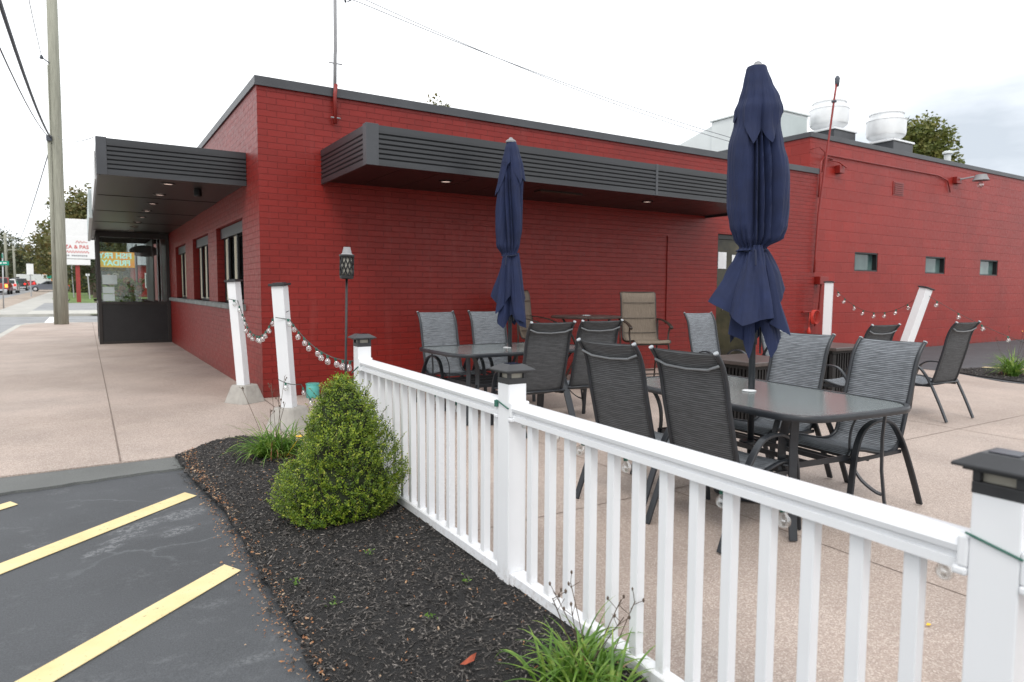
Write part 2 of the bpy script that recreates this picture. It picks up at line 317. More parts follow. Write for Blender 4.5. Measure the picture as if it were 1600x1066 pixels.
# ------------------------------------------------------------------ mesh builder
class MB:
    def __init__(s): s.v = []; s.f = []; s.uv = None
    def add(s, vs, fs):
        n = len(s.v); s.v += [tuple(map(float, q)) for q in vs]; s.f += [tuple(i + n for i in f) for f in fs]; return s
    def box(s, x0, x1, y0, y1, z0, z1, M=None):
        vs = [Vector((x, y, z)) for z in (z0, z1) for y in (y0, y1) for x in (x0, x1)]
        if M is not None: vs = [M @ q for q in vs]
        return s.add(vs, [(0, 2, 3, 1), (4, 5, 7, 6), (0, 1, 5, 4), (2, 6, 7, 3), (0, 4, 6, 2), (1, 3, 7, 5)])
    def prism(s, poly, z0, z1):
        n = len(poly); ar = sum(poly[i][0] * poly[(i + 1) % n][1] - poly[(i + 1) % n][0] * poly[i][1] for i in range(n))
        if ar < 0: poly = poly[::-1]
        f0 = z0 if callable(z0) else (lambda x, y: z0); f1 = z1 if callable(z1) else (lambda x, y: z1)
        return s.add([(x, y, f0(x, y)) for x, y in poly] + [(x, y, f1(x, y)) for x, y in poly],
                     [tuple(range(n))[::-1], tuple(range(n, 2 * n))] + [(i, (i + 1) % n, n + (i + 1) % n, n + i) for i in range(n)])
    def extr(s, prof, ax, a0, a1):
        """profile polygon in the two other axes, extruded along axis ax from a0 to a1"""
        n = len(prof); vs = []
        for a in (a0, a1):
            for p_, q_ in prof:
                vs.append({'x': (a, p_, q_), 'y': (p_, a, q_), 'z': (p_, q_, a)}[ax])
        return s.add(vs, [tuple(range(n))[::-1], tuple(range(n, 2 * n))] + [(i, (i + 1) % n, n + (i + 1) % n, n + i) for i in range(n)])
    def sweep(s, path, sec, closed=False, up=None, radii=None):
        """sweep section points (a,b) along path; b along the running normal, a along the binormal"""
        P = [Vector(q) for q in path]; n = len(P); k = len(sec); base = len(s.v); up = Vector(up or (0, 0, 1)); prevn = None
        for i in range(n):
            if closed: T = (P[(i + 1) % n] - P[i - 1])
            else: T = P[min(i + 1, n - 1)] - P[max(i - 1, 0)]
            T = T.normalized() if T.length > 1e-9 else Vector((0, 0, 1))
            if prevn is None:
                nn = up - T * up.dot(T)
                if nn.length < 1e-3: nn = Vector((1, 0, 0)) - T * T.x
            else: nn = prevn - T * prevn.dot(T)
            nn.normalize(); prevn = nn; bb = T.cross(nn); r = radii[i] if radii else 1
            for a, b in sec: s.v.append(tuple(P[i] + bb * a * r + nn * b * r))
        m_ = n if closed else n - 1
        for i in range(m_):
            for j in range(k):
                a = base + i * k + j; b = base + i * k + (j + 1) % k; c = base + ((i + 1) % n) * k + (j + 1) % k; d = base + ((i + 1) % n) * k + j
                s.f.append((a, b, c, d))
        if not closed: s.f.append(tuple(base + j for j in range(k))[::-1]); s.f.append(tuple(base + (n - 1) * k + j for j in range(k)))
        return s
    def tube(s, path, r, n=8, closed=False, radii=None):
        return s.sweep(path, [(math.cos(2 * PI * j / n) * r, math.sin(2 * PI * j / n) * r) for j in range(n)], closed, radii=radii)
    def bar(s, path, wd, th, up, closed=False):
        return s.sweep(path, [(-wd / 2, -th / 2), (wd / 2, -th / 2), (wd / 2, th / 2), (-wd / 2, th / 2)], closed, up)
    def lathe(s, prof, n=20, c=(0, 0, 0), rfun=None, caps=True):
        base = len(s.v); m_ = len(prof)
        for r, z in prof:
            for j in range(n):
                a = 2 * PI * j / n; rr = r * (rfun(a, z) if rfun else 1)
                s.v.append((c[0] + rr * math.cos(a), c[1] + rr * math.sin(a), c[2] + z))
        for i in range(m_ - 1):
            for j in range(n): s.f.append((base + i * n + j, base + i * n + (j + 1) % n, base + (i + 1) * n + (j + 1) % n, base + (i + 1) * n + j))
        if caps: s.f.append(tuple(base + j for j in range(n))[::-1]); s.f.append(tuple(base + (m_ - 1) * n + j for j in range(n)))
        return s
ORG = {}
def fin(name, mb, mat, parent=None, org=None, smooth=False, bevel=0, solid=0, subsurf=0, auto=None, back=None):
    """one mesh object; with a parent, vertices given in world space minus the parent's origin"""
    me = bpy.data.meshes.new(name)
    o_ = ORG.get(parent.name, Vector((0, 0, 0))) if parent is not None else Vector(org or (0, 0, 0))
    me.from_pydata([(a - o_.x, b - o_.y, c - o_.z) for a, b, c in mb.v], [], mb.f)
    if mb.uv:
        ul = me.uv_layers.new(name='UVMap')
        for lp in me.loops: ul.data[lp.index].uv = mb.uv[lp.vertex_index]
    me.materials.append(MATS[mat]); me.update()
    if smooth: me.polygons.foreach_set('use_smooth', [True] * len(me.polygons))
    ob = bpy.data.objects.new(name, me); C.objects.link(ob)
    if parent is not None: ob.parent = parent; ORG[ob.name] = o_
    else: ob.location = o_; ORG[ob.name] = o_
    if bevel:
        b = ob.modifiers.new('bevel', 'BEVEL'); b.width = bevel; b.segments = 2; b.limit_method = 'ANGLE'; b.angle_limit = R(40)
    if solid:
        sm = ob.modifiers.new('solid', 'SOLIDIFY'); sm.thickness = solid; sm.offset = 0
        if back: me.materials.append(MATS[back]); sm.material_offset = 1; sm.material_offset_rim = 1
    if subsurf: ss = ob.modifiers.new('sub', 'SUBSURF'); ss.levels = subsurf; ss.render_levels = subsurf
    if smooth and auto:
        es = ob.modifiers.new('edge', 'EDGE_SPLIT'); es.split_angle = R(auto)
    return ob
def tag(o, label=None, cat=None, group=None, kind=None):
    for k, v in (('label', label), ('category', cat), ('group', group), ('kind', kind)):
        if v: o[k] = v
    return o
def thing(name, label, cat, loc=(0, 0, 0), rz=0, group=None, world=True):
    o = bpy.data.objects.new(name, None); C.objects.link(o); o.empty_display_size = .2
    o.location = loc; o.rotation_euler = (0, 0, rz); ORG[o.name] = Vector(loc) if world else Vector((0, 0, 0))
    return tag(o, label, cat, group)
def copy_tree(o, parent=None):
    c = o.copy(); C.objects.link(c); c.parent = parent
    for ch in list(o.children): copy_tree(ch, c)
    return c
def gz(x, y): return .012 * y if y < 0 else .0115 * max(0., min(y, 260.) - 28)
def text_mb(body, size, thick=.002, mirror=False, bold=0.):
    cu = bpy.data.curves.new('txt', 'FONT'); cu.body = body; cu.size = size; cu.extrude = thick; cu.offset = bold; cu.align_x = 'CENTER'; cu.align_y = 'CENTER'
    ob = bpy.data.objects.new('txt', cu); C.objects.link(ob); dg = bpy.context.evaluated_depsgraph_get()
    me = bpy.data.meshes.new_from_object(ob.evaluated_get(dg)); C.objects.unlink(ob)
    mb = MB(); mb.v = [tuple(v.co) for v in me.vertices]; mb.f = [tuple(p_.vertices) for p_ in me.polygons]
    if mirror: mb.v = [(-a, b, c) for a, b, c in mb.v]; mb.f = [f[::-1] for f in mb.f]
    return mb
def upright(mb, c, face='-y'):
    """text in xy plane stood upright, facing -Y, centred at c"""
    mb.v = [(c[0] + a, c[1] - z, c[2] + b) for a, b, z in mb.v]; return mb
# ------------------------------------------------------------------ ground sheets
def sheet(name, x0, x1, y0, y1, dz, mat, nx=1, ny=1, kind='structure', ys=None):
    mb = MB(); ys = ys or [y0 + (y1 - y0) * j / ny for j in range(ny + 1)]
    ys = sorted(set(ys + [y for y in (0., 28., 260.) if y0 < y < y1]))
    xs = [x0 + (x1 - x0) * i / nx for i in range(nx + 1)]
    mb.v = [(x, y, gz(x, y) + dz) for y in ys for x in xs]; n = len(xs)
    mb.f = [(j * n + i, j * n + i + 1, (j + 1) * n + i + 1, (j + 1) * n + i) for j in range(len(ys) - 1) for i in range(nx)]
    return tag(fin(name, mb, mat), kind=kind)
def poly_sheet(name, poly, dz, mat, thick=0, kind='structure'):
    mb = MB(); mb.prism(poly, lambda x, y: gz(x, y) + dz - (thick or .05), lambda x, y: gz(x, y) + dz)
    return tag(fin(name, mb, mat), kind=kind)
sheet('ground', -400, 400, -120, 700, -.20, 'ground_dirt')
# main road west of the kerb, rising to the north
sheet('main_road', -16, -3.87, -40, 330, -.125, 'road_grey')
sheet('cross_street', -3.87, 90, 22.75, 31.6, -.12, 'road_grey')
poly_sheet('road_marking', [(-7.5, 40), (-7.62, 40), (-7.62, 300), (-7.5, 300)], -.118, 'white_line_paint', .004)
poly_sheet('road_marking', [(-3.22, 23.0), (-2.88, 23.0), (-2.92, 31.0), (-3.26, 31.0)], -.112, 'white_line_paint', .004)
poly_sheet('kerb', [(-3.87, -2.6), (-3.70, -2.6), (-3.70, 20.9), (-3.3, 22.35), (20, 22.35), (20, 22.6), (-3.4, 22.6), (-3.87, 21.0)], .004, 'pale_concrete', .2)
poly_sheet('kerb', [(-7.8, 31.8), (60, 31.8), (60, 32.0), (-7.8, 32.0)], .0, 'pale_concrete', .2)
# terrace and street pavement: one slab of exposed aggregate
mb = MB()
mb.v = [(-3.695, -2.52, gz(0, -2.52)), (-1.19, -2.44, gz(0, -2.44)), (-3.695, 0, 0), (-1.19, 0, 0), (0.02, 0, 0), (-3.695, 22.34, 0), (0.02, 22.34, 0), (-.06, -14, gz(0, -14)), (10.2, -14, gz(0, -14)), (10.0, -3.7, gz(0, -3.7)), (10.55, -2.7, gz(0, -2.7)), (10.6, 0, 0), (-.12, -3.6, gz(0, -3.6)), (22, 22.34, 0), (.02, 22.34, 0)]
mb.f = [(0, 1, 3, 2), (2, 3, 4, 6, 5), (12, 7, 8, 9, 10, 11, 4), (1, 12, 4, 3)]
mb.add([(-3.695, -2.52, gz(0, -2.52)), (-1.19, -2.44, gz(0, -2.44)), (-1.19, -2.44, -.2), (-3.695, -2.52, -.2)], [(0, 3, 2, 1)])
tag(fin('terrace_paving', mb, 'aggregate'), kind='structure')
mb = MB(); mb.box(-1.581, -1.571, 0, 22.3, -.01, .0025); 
mb.add([(-1.583, -2.44, gz(0, -2.44) + .0025), (-1.569, -2.44, gz(0, -2.44) + .0025), (-1.569, 0, .0025), (-1.583, 0, .0025)], [(0, 1, 2, 3)])
mb.add([(-.02, -.02, .0025), (-.035, -1.9, -.02), (-.025, -1.9, -.02), (-.006, -.02, .0025)], [(0, 1, 2, 3)])
for a, b in (((.0, -5.05), (4.5, -3.1)),):
    d = Vector((b[0] - a[0], b[1] - a[1])).normalized() * .004; 
for x_ in (1.6, 5.6):
    mb.add([(x_, -13, gz(0, -13) + .0025), (x_ + .007, -13, gz(0, -13) + .0025), (x_ + .007, -.02, .0022), (x_, -.02, .0022)], [(0, 1, 2, 3)])
for y_ in (-5.1, -2.2):
    mb.add([(.05, y_, gz(0, y_) + .0025), (10, y_, gz(0, y_) + .0025), (10, y_ + .007, gz(0, y_) + .0025), (.05, y_ + .007, gz(0, y_) + .0025)], [(0, 1, 2, 3)])
tag(fin('paving_joint', mb, 'joint_line'), kind='structure')
# car park
rnd = random.Random(3)
def wavy(pts, amp, n=5, seed=1):
    rr = random.Random(seed); o = []
    for (a, b), (c, d) in zip(pts[:-1], pts[1:]):
        for i in range(n):
            t = i / n; o.append((a + (c - a) * t + rr.uniform(-amp, amp), b + (d - b) * t + rr.uniform(-amp, amp)))
    o.append(pts[-1]); return o
mb = MB(); mb.prism([(-14, -30), (.3, -30), (.3, -9.4), (-.95, -9.4), (-.95, -2.47), (-1.2, -2.44), (-3.69, -2.52), (-14, -2.55)], lambda x, y: gz(x, y) - .1, lambda x, y: gz(x, y) - .028)
tag(fin('car_park_asphalt', mb, 'asphalt_dark'), kind='structure')
edge = wavy([(-3.75, -2.93), (-2.28, -2.90), (-1.6, -2.84), (-1.05, -2.79)], .012, 8, 5)
poly_sheet('asphalt_patch', edge + [(-1.0, -2.45), (-1.2, -2.442), (-3.69, -2.522), (-3.75, -2.53)], -.010, 'asphalt_old', .02)
dv = Vector((-1, -.86)).normalized(); pv = Vector((dv.y, -dv.x))
def stripe(tip, ln, wd, k):
    a = Vector(tip); q = a + dv * ln; e1 = a + pv * wd * .5; e2 = a - pv * wd * .5
    poly_sheet('road_marking', [tuple(e1), tuple(e2 + dv * wd * .25), tuple(q - pv * wd / 2), tuple(q + pv * wd / 2)], -.0215, 'yellow_line_paint', .003)
for k, tp in enumerate([(-1.20, -3.485), (-1.175, -4.86), (-2.18, -3.13), (-1.17, -6.25)]):
    stripe(tp, 5.2, .125 if k != 2 else .1, k)
# lot and bed on the far right
poly_sheet('side_lot_asphalt', [(10.63, -2.55), (10.1, -3.7), (10.25, -20), (60, -20), (60, .1), (10.8, .1), (10.63, 0)], -.006, 'asphalt_dark', .1)
for k in range(2):
    poly_sheet('road_marking', [(11.9 + k * 2.6, -2.62), (11.9 + k * 2.6 + .14, -2.62), (13.6 + k * 2.6, -5.2), (13.6 + k * 2.6 - .14, -5.2)], -.002, 'yellow_line_paint', .003)
# north side of the cross street
sheet('far_pavement', -5.75, -4.25, 32.0, 330, -.01, 'street_concrete')
sheet('far_pavement', -4.25, 60, 32.0, 36.6, -.012, 'pale_concrete')
sheet('verge', -7.8, -5.75, 32.0, 330, -.012, 'verge')
sheet('driveway', -4.25, 4, 36.6, 50, -.011, 'road_grey')
sheet('driveway', -4.25, -3.0, 50, 62, -.0115, 'street_concrete')
tag(sheet('lawn', -4.25, 60, 62, 330, -.013, 'lawn_grass'), kind='structure')
tag(sheet('lawn', -2.9, -1.2, 50, 62, -.0125, 'lawn_grass'), kind='structure')
tag(sheet('lawn', -1.6, 30, 31.45, 31.78, -.02, 'lawn_grass'), kind='structure')
# ------------------------------------------------------------------ mulch bed
mulch_poly = wavy([(-1.2, -2.45), (-1.18, -2.95), (-1.15, -3.5), (-1.10, -3.95), (-1.09, -4.6), (-1.10, -5.1), (-1.08, -5.6), (-1.11, -6.0), (-1.15, -6.6), (-1.15, -9.4)], .014, 9, 2)
mulch_poly += [(-.12, -9.4), (-.10, -5.0), (-.09, -3.8)] + wavy([(-.09, -3.4), (-.12, -2.9), (-.30, -2.45), (-.62, -2.13), (-.90, -2.19), (-1.2, -2.45)], .012, 5, 4)
def inside(x, y, P):
    c = False; n = len(P)
    for i in range(n):
        x1, y1 = P[i]; x2, y2 = P[i - 1]
        if (y1 > y) != (y2 > y) and x < (x2 - x1) * (y - y1) / (y2 - y1) + x1: c = not c
    return c
bm = bmesh.new(); vs = [bm.verts.new((x, y, gz(x, y) + .004)) for x, y in mulch_poly]; bm.faces.new(vs)
me = bpy.data.meshes.new('mulch_bed'); bm.to_mesh(me); bm.free(); me.materials.append(MATS['mulch_soil'])
ob = bpy.data.objects.new('mulch_bed', me); C.objects.link(ob); tag(ob, kind='structure')
def mulch_h(x, y):
    d = min(1, max(0, (x + 1.16) / .25)); return .022 * d + .008 * math.sin(7 * x + 3 * y) * math.sin(5 * y)
def chip(mb, x, y, z, rr, ln, wd, tilt):
    a = rr.uniform(0, PI); ca, sa = math.cos(a), math.sin(a); t = rr.uniform(-tilt, tilt); dz = math.sin(t) * ln / 2; l2 = ln / 2 * math.cos(t)
    h = wd * rr.uniform(.3, .8); tw = rr.uniform(-.6, .6) * wd
    p = [(-l2, -wd / 2 * rr.uniform(.3, 1), -dz), (l2, -wd / 2 * rr.uniform(.2, 1), dz), (l2, wd / 2 * rr.uniform(.2, 1), dz + tw), (-l2, wd / 2, -dz + tw)]
    pts = [(x + a_ * ca - b_ * sa, y + a_ * sa + b_ * ca, z + c_) for a_, b_, c_ in p] + [(x - wd * .1 * sa, y + wd * .1 * ca, z + h)]
    mb.add(pts, [(0, 1, 4), (1, 2, 4), (2, 3, 4), (3, 0, 4)])
rr = random.Random(11); mb = MB(); lit = MB(); cnt = 0
# a heaped lumpy surface under the chips
bed = MB(); nx, ny = 44, 260
grid = {}
for j in range(ny):
    for i in range(nx):
        x = -1.2 + 1.14 * i / (nx - 1); y = -9.3 + 7.25 * j / (ny - 1)
        grid[(i, j)] = len(bed.v); bed.v.append((x, y, gz(x, y) + .009 + max(-.004, mulch_h(x, y)) + rr.uniform(-.005, .007)))
for j in range(ny - 1):
    for i in range(nx - 1):
        cx = -1.2 + 1.14 * (i + .5) / (nx - 1); cy = -9.3 + 7.25 * (j + .5) / (ny - 1)
        if inside(cx, cy, mulch_poly): bed.f.append((grid[(i, j)], grid[(i + 1, j)], grid[(i + 1, j + 1)], grid[(i, j + 1)]))
bo = fin('mulch_surface', bed, 'mulch_soil', smooth=True); tag(bo, kind='structure')
while cnt < 26000:
    y = -2.1 - 5.1 * rr.random() ** .9; x = rr.uniform(-1.24, -.06)
    ins = inside(x, y, mulch_poly) 
    if not ins and not (inside(x + .05, y, mulch_poly) and rr.random() < .25): continue
    near = (-y - 2) / 5
    chip(mb, x, y, gz(x, y) + .006 + (mulch_h(x, y) if ins else -.025) + rr.uniform(0, .012), rr, rr.uniform(.007, .040) * rr.choice((1, .6, .7, 1.6)), rr.uniform(.002, .0075), .5)
    cnt += 1
tag(fin('mulch_chips', mb, 'mulch_chip'), 'black shredded bark mulch filling the bed along the fence', 'mulch', kind='stuff')
for k in range(1500):
    y = rr.uniform(-7.0, -2.2)
    if rr.random() < .72:
        x = -1.115 + rr.gauss(0, .04)
    else: x = rr.uniform(-1.1, -.15)
    ins = inside(x, y, mulch_poly)
    chip(lit, x, y, gz(x, y) + (.014 + mulch_h(x, y) if ins else -.022) + rr.uniform(0, .008), rr, rr.uniform(.004, .017), rr.uniform(.003, .009), .4)
tag(fin('leaf_litter', lit, 'leaf_litter'), 'orange brown leaf crumbs scattered over mulch and asphalt edge', 'leaves', kind='stuff')
# right-hand bed
rb = [(10.75, -2.5), (11.75, -2.75), (11.7, -4.2), (11.6, -8), (10.1, -8), (10.12, -4.4), (10.35, -3.3)]
poly_sheet('mulch_bed', wavy(rb, .02, 6, 8), .012, 'mulch_soil', .05)
mb = MB()
for k in range(2500):
    x = rr.uniform(10, 12); y = rr.uniform(-6, -2.4)
    if inside(x, y, rb): chip(mb, x, y, gz(x, y) + .02, rr, rr.uniform(.02, .06), .01, .4)
tag(fin('mulch_chips', mb, 'mulch_chip'), 'black bark mulch in the small bed beside the side lot', 'mulch', kind='stuff')
# ------------------------------------------------------------------ main building
LX, WT = 10.75, .25
HT = 3.668
B = thing('restaurant_building', 'low red painted brick restaurant with charcoal metal awnings on two sides', 'building')
wl = MB()
# south wall (faces -Y): frame around a shallow bricked-up opening and the door
wl.box(0, 1.04, 0, WT, -.3, HT); wl.box(1.04, 6.63, 0, WT, 2.243, HT); wl.box(1.04, 6.63, 0, WT, -.3, .745); wl.box(1.04, 6.63, .016, WT, .745, 2.243)
wl.box(6.63, 7.87, 0, WT, -.3, HT); wl.box(7.87, 8.95, 0, WT, 2.34, HT); wl.box(8.95, LX, 0, WT, -.3, HT)
# west wall (faces -X) with three window openings
wins = [(1.02, 3.1), (3.95, 5.85), (6.95, 8.75)]
SB, ST = 1.10, 2.235
ye = WT
for a, b in wins:
    wl.box(0, WT, ye, a, -.3, HT); wl.box(0, WT, a, b, -.3, SB); wl.box(0, WT, a, b, ST, HT); ye = b
wl.box(0, WT, ye, 16, -.3, HT)
wl.box(WT, LX - .01, 15.75, 16, -.3, HT); wl.box(LX - .25, LX, WT, 16, -.3, HT)
fin('wall', wl, 'red_brick_paint', B)
mb = MB(); mb.box(.02, LX - .02, .02, 15.98, 3.40, 3.52); fin('roof', mb, 'charcoal_coping', B)
mb = MB()
mb.box(-.025, LX + .02, -.028, .27, HT, 3.766); mb.box(-.025, .27, .27, 16.02, HT, 3.766); mb.box(LX - .27, LX + .02, .27, 16.02, HT, 3.764)
mb.box(-.032, LX + .022, -.034, -.028, HT - .012, HT + .01)
fin('coping', mb, 'charcoal_coping', B, bevel=.004)
# inner dark room
mb = MB(); mb.box(.28, 7.6, .35, 15.6, .02, 3.2); fin('interior', mb, 'black_paint', B)
# windows
for i, (a, b) in enumerate(wins):
    mb = MB(); x0, x1 = .11, .16; f = .055
    mb.box(x0, x1, a, a + f, SB, ST); mb.box(x0, x1, b - f, b, SB, ST); mb.box(x0, x1, a + f, b - f, SB, SB + f); mb.box(x0, x1, a + f, b - f, ST - .16, ST)
    n = 3; wd = (b - a)
    for k in range(n): c0 = a + wd * (k + .5) / n; mb.box(.085, .115, c0 - .19, c0 - .13, SB + f, ST - .16)
    fr = fin('window', mb, 'black_paint', B, bevel=.004)
    pn = MB(); pn.box(.14, .148, a + f, b - f, SB + f, ST - .16); fin('pane', pn, 'dark_glass', fr)
    mb = MB(); mb.box(.06, .109, a + .01, b - .01, ST - .16, ST - .01); fin('header_board', mb, 'charcoal_metal', fr)
    for k in range(n):
        c0 = a + wd * (k + .5) / n; mb = MB(); mb.box(.100, .112, c0 - .13, c0 + .13, SB + .03, ST - .17); mb.box(.097, .100, c0 - .05, c0 + .06, SB + .10, ST - .26); fin('shutter_board', mb, 'cream_wood', fr, bevel=.004)
mb = MB(); mb.box(-.055, .11, .90, 9.9, 1.02, 1.085); mb.box(-.045, .11, .92, 9.9, 1.085, 1.10); fin('sill', mb, 'stone_sill', B, bevel=.006)
# black panel between windows (shutters left of the far one)
# side door
mb = MB(); mb.box(7.87, 7.94, .05, .14, 0, 2.34); mb.box(8.88, 8.95, .05, .14, 0, 2.34); mb.box(7.94, 8.88, .05, .14, 2.25, 2.34); mb.box(7.94, 8.88, .05, .14, 0, .12)
df = fin('door', mb, 'black_paint', B, bevel=.004)
m_, t_, p_, o_ = new_mat('door_glass'); vv = coords(t_); t_.links.new(ramp(t_, noise(t_, vv, 2.5, 3), [(.3, (.018, .017, .012)), (.55, (.05, .045, .025)), (.75, (.10, .08, .045))]), p_.inputs['Base Color']); p_.inputs['Roughness'].default_value = .10; p_.inputs['Specular IOR Level'].default_value = .25  # olive mottling is a reflection painted into the glass colour
mb = MB(); mb.box(7.94, 8.88, .09, .10, .12, 2.25); fin('pane', mb, 'door_glass', df)
mb = MB(); mb.tube([(8.05, .03, .95), (8.05, .0, 1.0), (8.05, .0, 1.25), (8.05, .03, 1.3)], .012); fin('handle', mb, 'chrome', df, smooth=True)
mb = MB(); mb.box(7.98, 8.20, .078, .082, 1.72, 2.02); fin('notice', mb, 'paper', df)
mb = MB(); mb.box(8.35, 8.56, .078, .082, 1.66, 1.98); fin('notice', mb, 'paper', df)
mb = MB(); mb.box(9.12, 9.44, -.004, .0, 1.55, 1.9); 
# --- ribbed fascia builder
def ribbed(z0, z1, top=.05, bot=.06, n=6, depth=.018):
    """profile (offset outward, z) from bottom to top"""
    pr = [(-.03, z0), (0, z0), (0, z0 + bot)]
    h = (z1 - z0 - top - bot) / n
    for k in range(n):
        z = z0 + bot + k * h
        pr += [(-depth, z + .001), (-depth, z + h * .16), (-.001, z + h * .42), (0, z + h * .995)]
    pr += [(0, z1), (-.03, z1)]
    return pr
AW0, AW1, AWD = .735, 7.55, 1.60   # south awning
ZB, ZT = 2.59, 3.0
aw = MB()
pr = ribbed(ZB, ZT)
aw.extr([(-AWD - o_, z) for o_, z in pr], 'x', AW0 + .13, 4.78); aw.extr([(-AWD - o_, z) for o_, z in pr], 'x', 4.82, AW1 - .002)
aw.extr([(AW0 - o_, z) for o_, z in pr], 'y', -AWD + .10, -.002); aw.extr([(AW1 + o_, z) for o_, z in pr], 'y', -AWD + .1, -.002)
awn = fin('awning', aw, 'charcoal_metal', B)
mb = MB(); mb.extr([(AW0 - .006, -AWD - .006), (AW0 + .13, -AWD - .006), (AW0 + .13, -AWD + .02), (AW0 + .02, -AWD + .02), (AW0 + .02, -AWD + .10), (AW0 - .006, -AWD + .10)], 'z', ZB - .002, ZT + .012); fin('corner_trim', mb, 'charcoal_coping', awn, bevel=.003)
mb = MB(); mb.box(4.78, 4.82, -AWD - .005, -AWD + .02, ZB - .001, ZT + .004); fin('joint_trim', mb, 'charcoal_coping', awn, bevel=.003)
mb = MB(); mb.box(AW1 - .05, AW1 + .006, -AWD - .005, -AWD + .02, ZB - .001, ZT + .004); fin('corner_trim', mb, 'charcoal_coping', awn, bevel=.003)
mb = MB(); mb.box(AW0 + .02, AW1 - .02, -AWD + .03, -.003, ZT - .03, ZT - .006)
fin('awning_top', mb, 'charcoal_coping', awn)
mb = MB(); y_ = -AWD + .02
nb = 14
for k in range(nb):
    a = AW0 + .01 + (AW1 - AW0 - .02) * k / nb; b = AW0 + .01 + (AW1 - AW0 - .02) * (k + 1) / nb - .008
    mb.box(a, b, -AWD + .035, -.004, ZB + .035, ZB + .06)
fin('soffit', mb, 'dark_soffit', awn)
def downlight(x, y, z, par):
    mb = MB(); mb.lathe([(.062, 0), (.085, .002), (.085, -.008), (.062, -.012), (.062, 0)], 24, (x, y, z), caps=False); a = fin('downlight', mb, 'dark_soffit', par, smooth=True, auto=40)
    mb = MB(); mb.lathe([(.0001, -.003), (.06, -.004), (.06, -.001), (.0001, -.001)], 24, (x, y, z)); fin('lens', mb, 'soffit_lamp', a)
for x_ in (2.0, 5.31): downlight(x_, -.88, ZB + .034, awn)
mb = MB(); mb.box(3.35, 4.05, -.95, -.80, ZB + .018, ZB + .034); fin('access_panel', mb, 'brown_metal', awn)
# --- street canopy over the pavement
CX, C0, C1 = -1.60, .67, 13.0
cn = MB()
cn.extr([(C0 - o_, z) for o_, z in pr], 'x', CX + .10, -.004)
mbp = [(CX - o_, z) for o_, z in ribbed(ZB, ZT)]
cn.extr(mbp, 'y', C0 + .1, C1); cn.extr([(C1 + o_, z) for o_, z in pr], 'x', CX + .02, -.004)
can = fin('canopy', cn, 'charcoal_metal', B)
mb = MB(); mb.box(CX - .006, CX + .10, C0 - .006, C0 + .02, ZB - .002, ZT + .01); mb.box(CX - .006, CX + .02, C0 + .02, C0 + .1, ZB - .002, ZT + .01); fin('corner_trim', mb, 'charcoal_coping', can, bevel=.003)
mb = MB(); mb.box(CX + .02, -.004, C0 + .02, C1 - .02, ZT - .03, ZT - .006); mb.box(-.95, -.3, 1.0, 2.2, ZT - .006, ZT + .05); fin('canopy_top', mb, 'charcoal_coping', can)
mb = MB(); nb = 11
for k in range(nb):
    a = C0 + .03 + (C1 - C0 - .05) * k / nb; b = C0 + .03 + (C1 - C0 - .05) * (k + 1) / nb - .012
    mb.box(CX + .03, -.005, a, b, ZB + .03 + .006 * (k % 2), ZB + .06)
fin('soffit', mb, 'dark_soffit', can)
for k in range(8): downlight(-.83, 1.235 + 1.17 * k, ZB + .03, can)
mb = MB(); mb.lathe([(.045, 0), (.05, -.02), (.05, -.09), (.03, -.10)], 14, (-.45, 1.55, ZB + .03)); fin('speaker', mb, 'black_paint', can, smooth=True, auto=40)
mb = MB(); mb.box(CX - .016, CX - .004, 1.4, 5.2, 2.63, 2.97); fin('sign_panel', mb, 'sign_white', can)
mb = MB(); mb.box(CX - .065, CX - .005, 5.6, 12.4, 2.52, 3.02); fin('sign_box', mb, 'unit_grey', can, bevel=.01)
# --- glazed vestibule closing the canopy
V0, V1 = 10.05, 12.25; VX = -1.52
vb = MB(); t9 = .075
for (x, y) in ((VX, V0), (-.08, V0), (VX, V1), (-.08, V1)): vb.box(x, x + t9, y, y + t9, .0, ZB + .03)
for y in (V0, V1):
    vb.box(VX + t9, -.08, y + .005, y + t9 - .005, 2.50, ZB + .03); vb.box(VX + t9, -.08, y + .005, y + t9 - .005, .93, .99); vb.box(VX + t9, -.08, y + .005, y + t9 - .005, .0, .06)
vb.box(VX + .005, VX + t9 - .005, V0 + t9, V1, 2.5, ZB + .03); vb.box(VX + .005, VX + t9 - .005, V0 + t9, V1, .93, .99); vb.box(VX + .005, VX + t9 - .005, V0 + t9, V1, 0, .06)
ves = fin('vestibule', vb, 'dark_bronze', B, bevel=.004)
mb = MB(); mb.box(VX + t9, -.08, V0 + .02, V0 + .055, .06, .93); mb.box(VX + t9, -.08, V1 + .02, V1 + .055, .06, .93); mb.box(VX + .02, VX + .055, V0 + t9, V1, .06, .93); fin('lower_panel', mb, 'black_paint', ves)
mb = MB(); mb.box(VX + t9, -.08, V0 + .033, V0 + .039, .99, 2.5); fin('pane', mb, 'window_glass', ves)
mb = MB(); mb.box(VX + t9, -.08, V1 + .033, V1 + .039, .99, 2.5); fin('pane', mb, 'window_glass', ves)
mb = MB(); mb.box(VX + .033, VX + .039, V0 + t9, V1, .99, 2.5); fin('pane', mb, 'window_glass', ves)
mb = MB(); mb.box(-.36, -.33, V0 + .08, V1, .99, 2.5); mb.box(-.62, -.59, V1 - .5, V1, .1, 2.45); fin('inner_door_frame', mb, 'dark_bronze', ves)
mb = MB(); mb.box(-.20, -.18, V0 + .09, V0 + .13, 1.0, 2.5); mb.box(-.27, -.25, V0 + .09, V0 + .13, 1.0, 2.5); fin('chrome_strip', mb, 'chrome', ves)
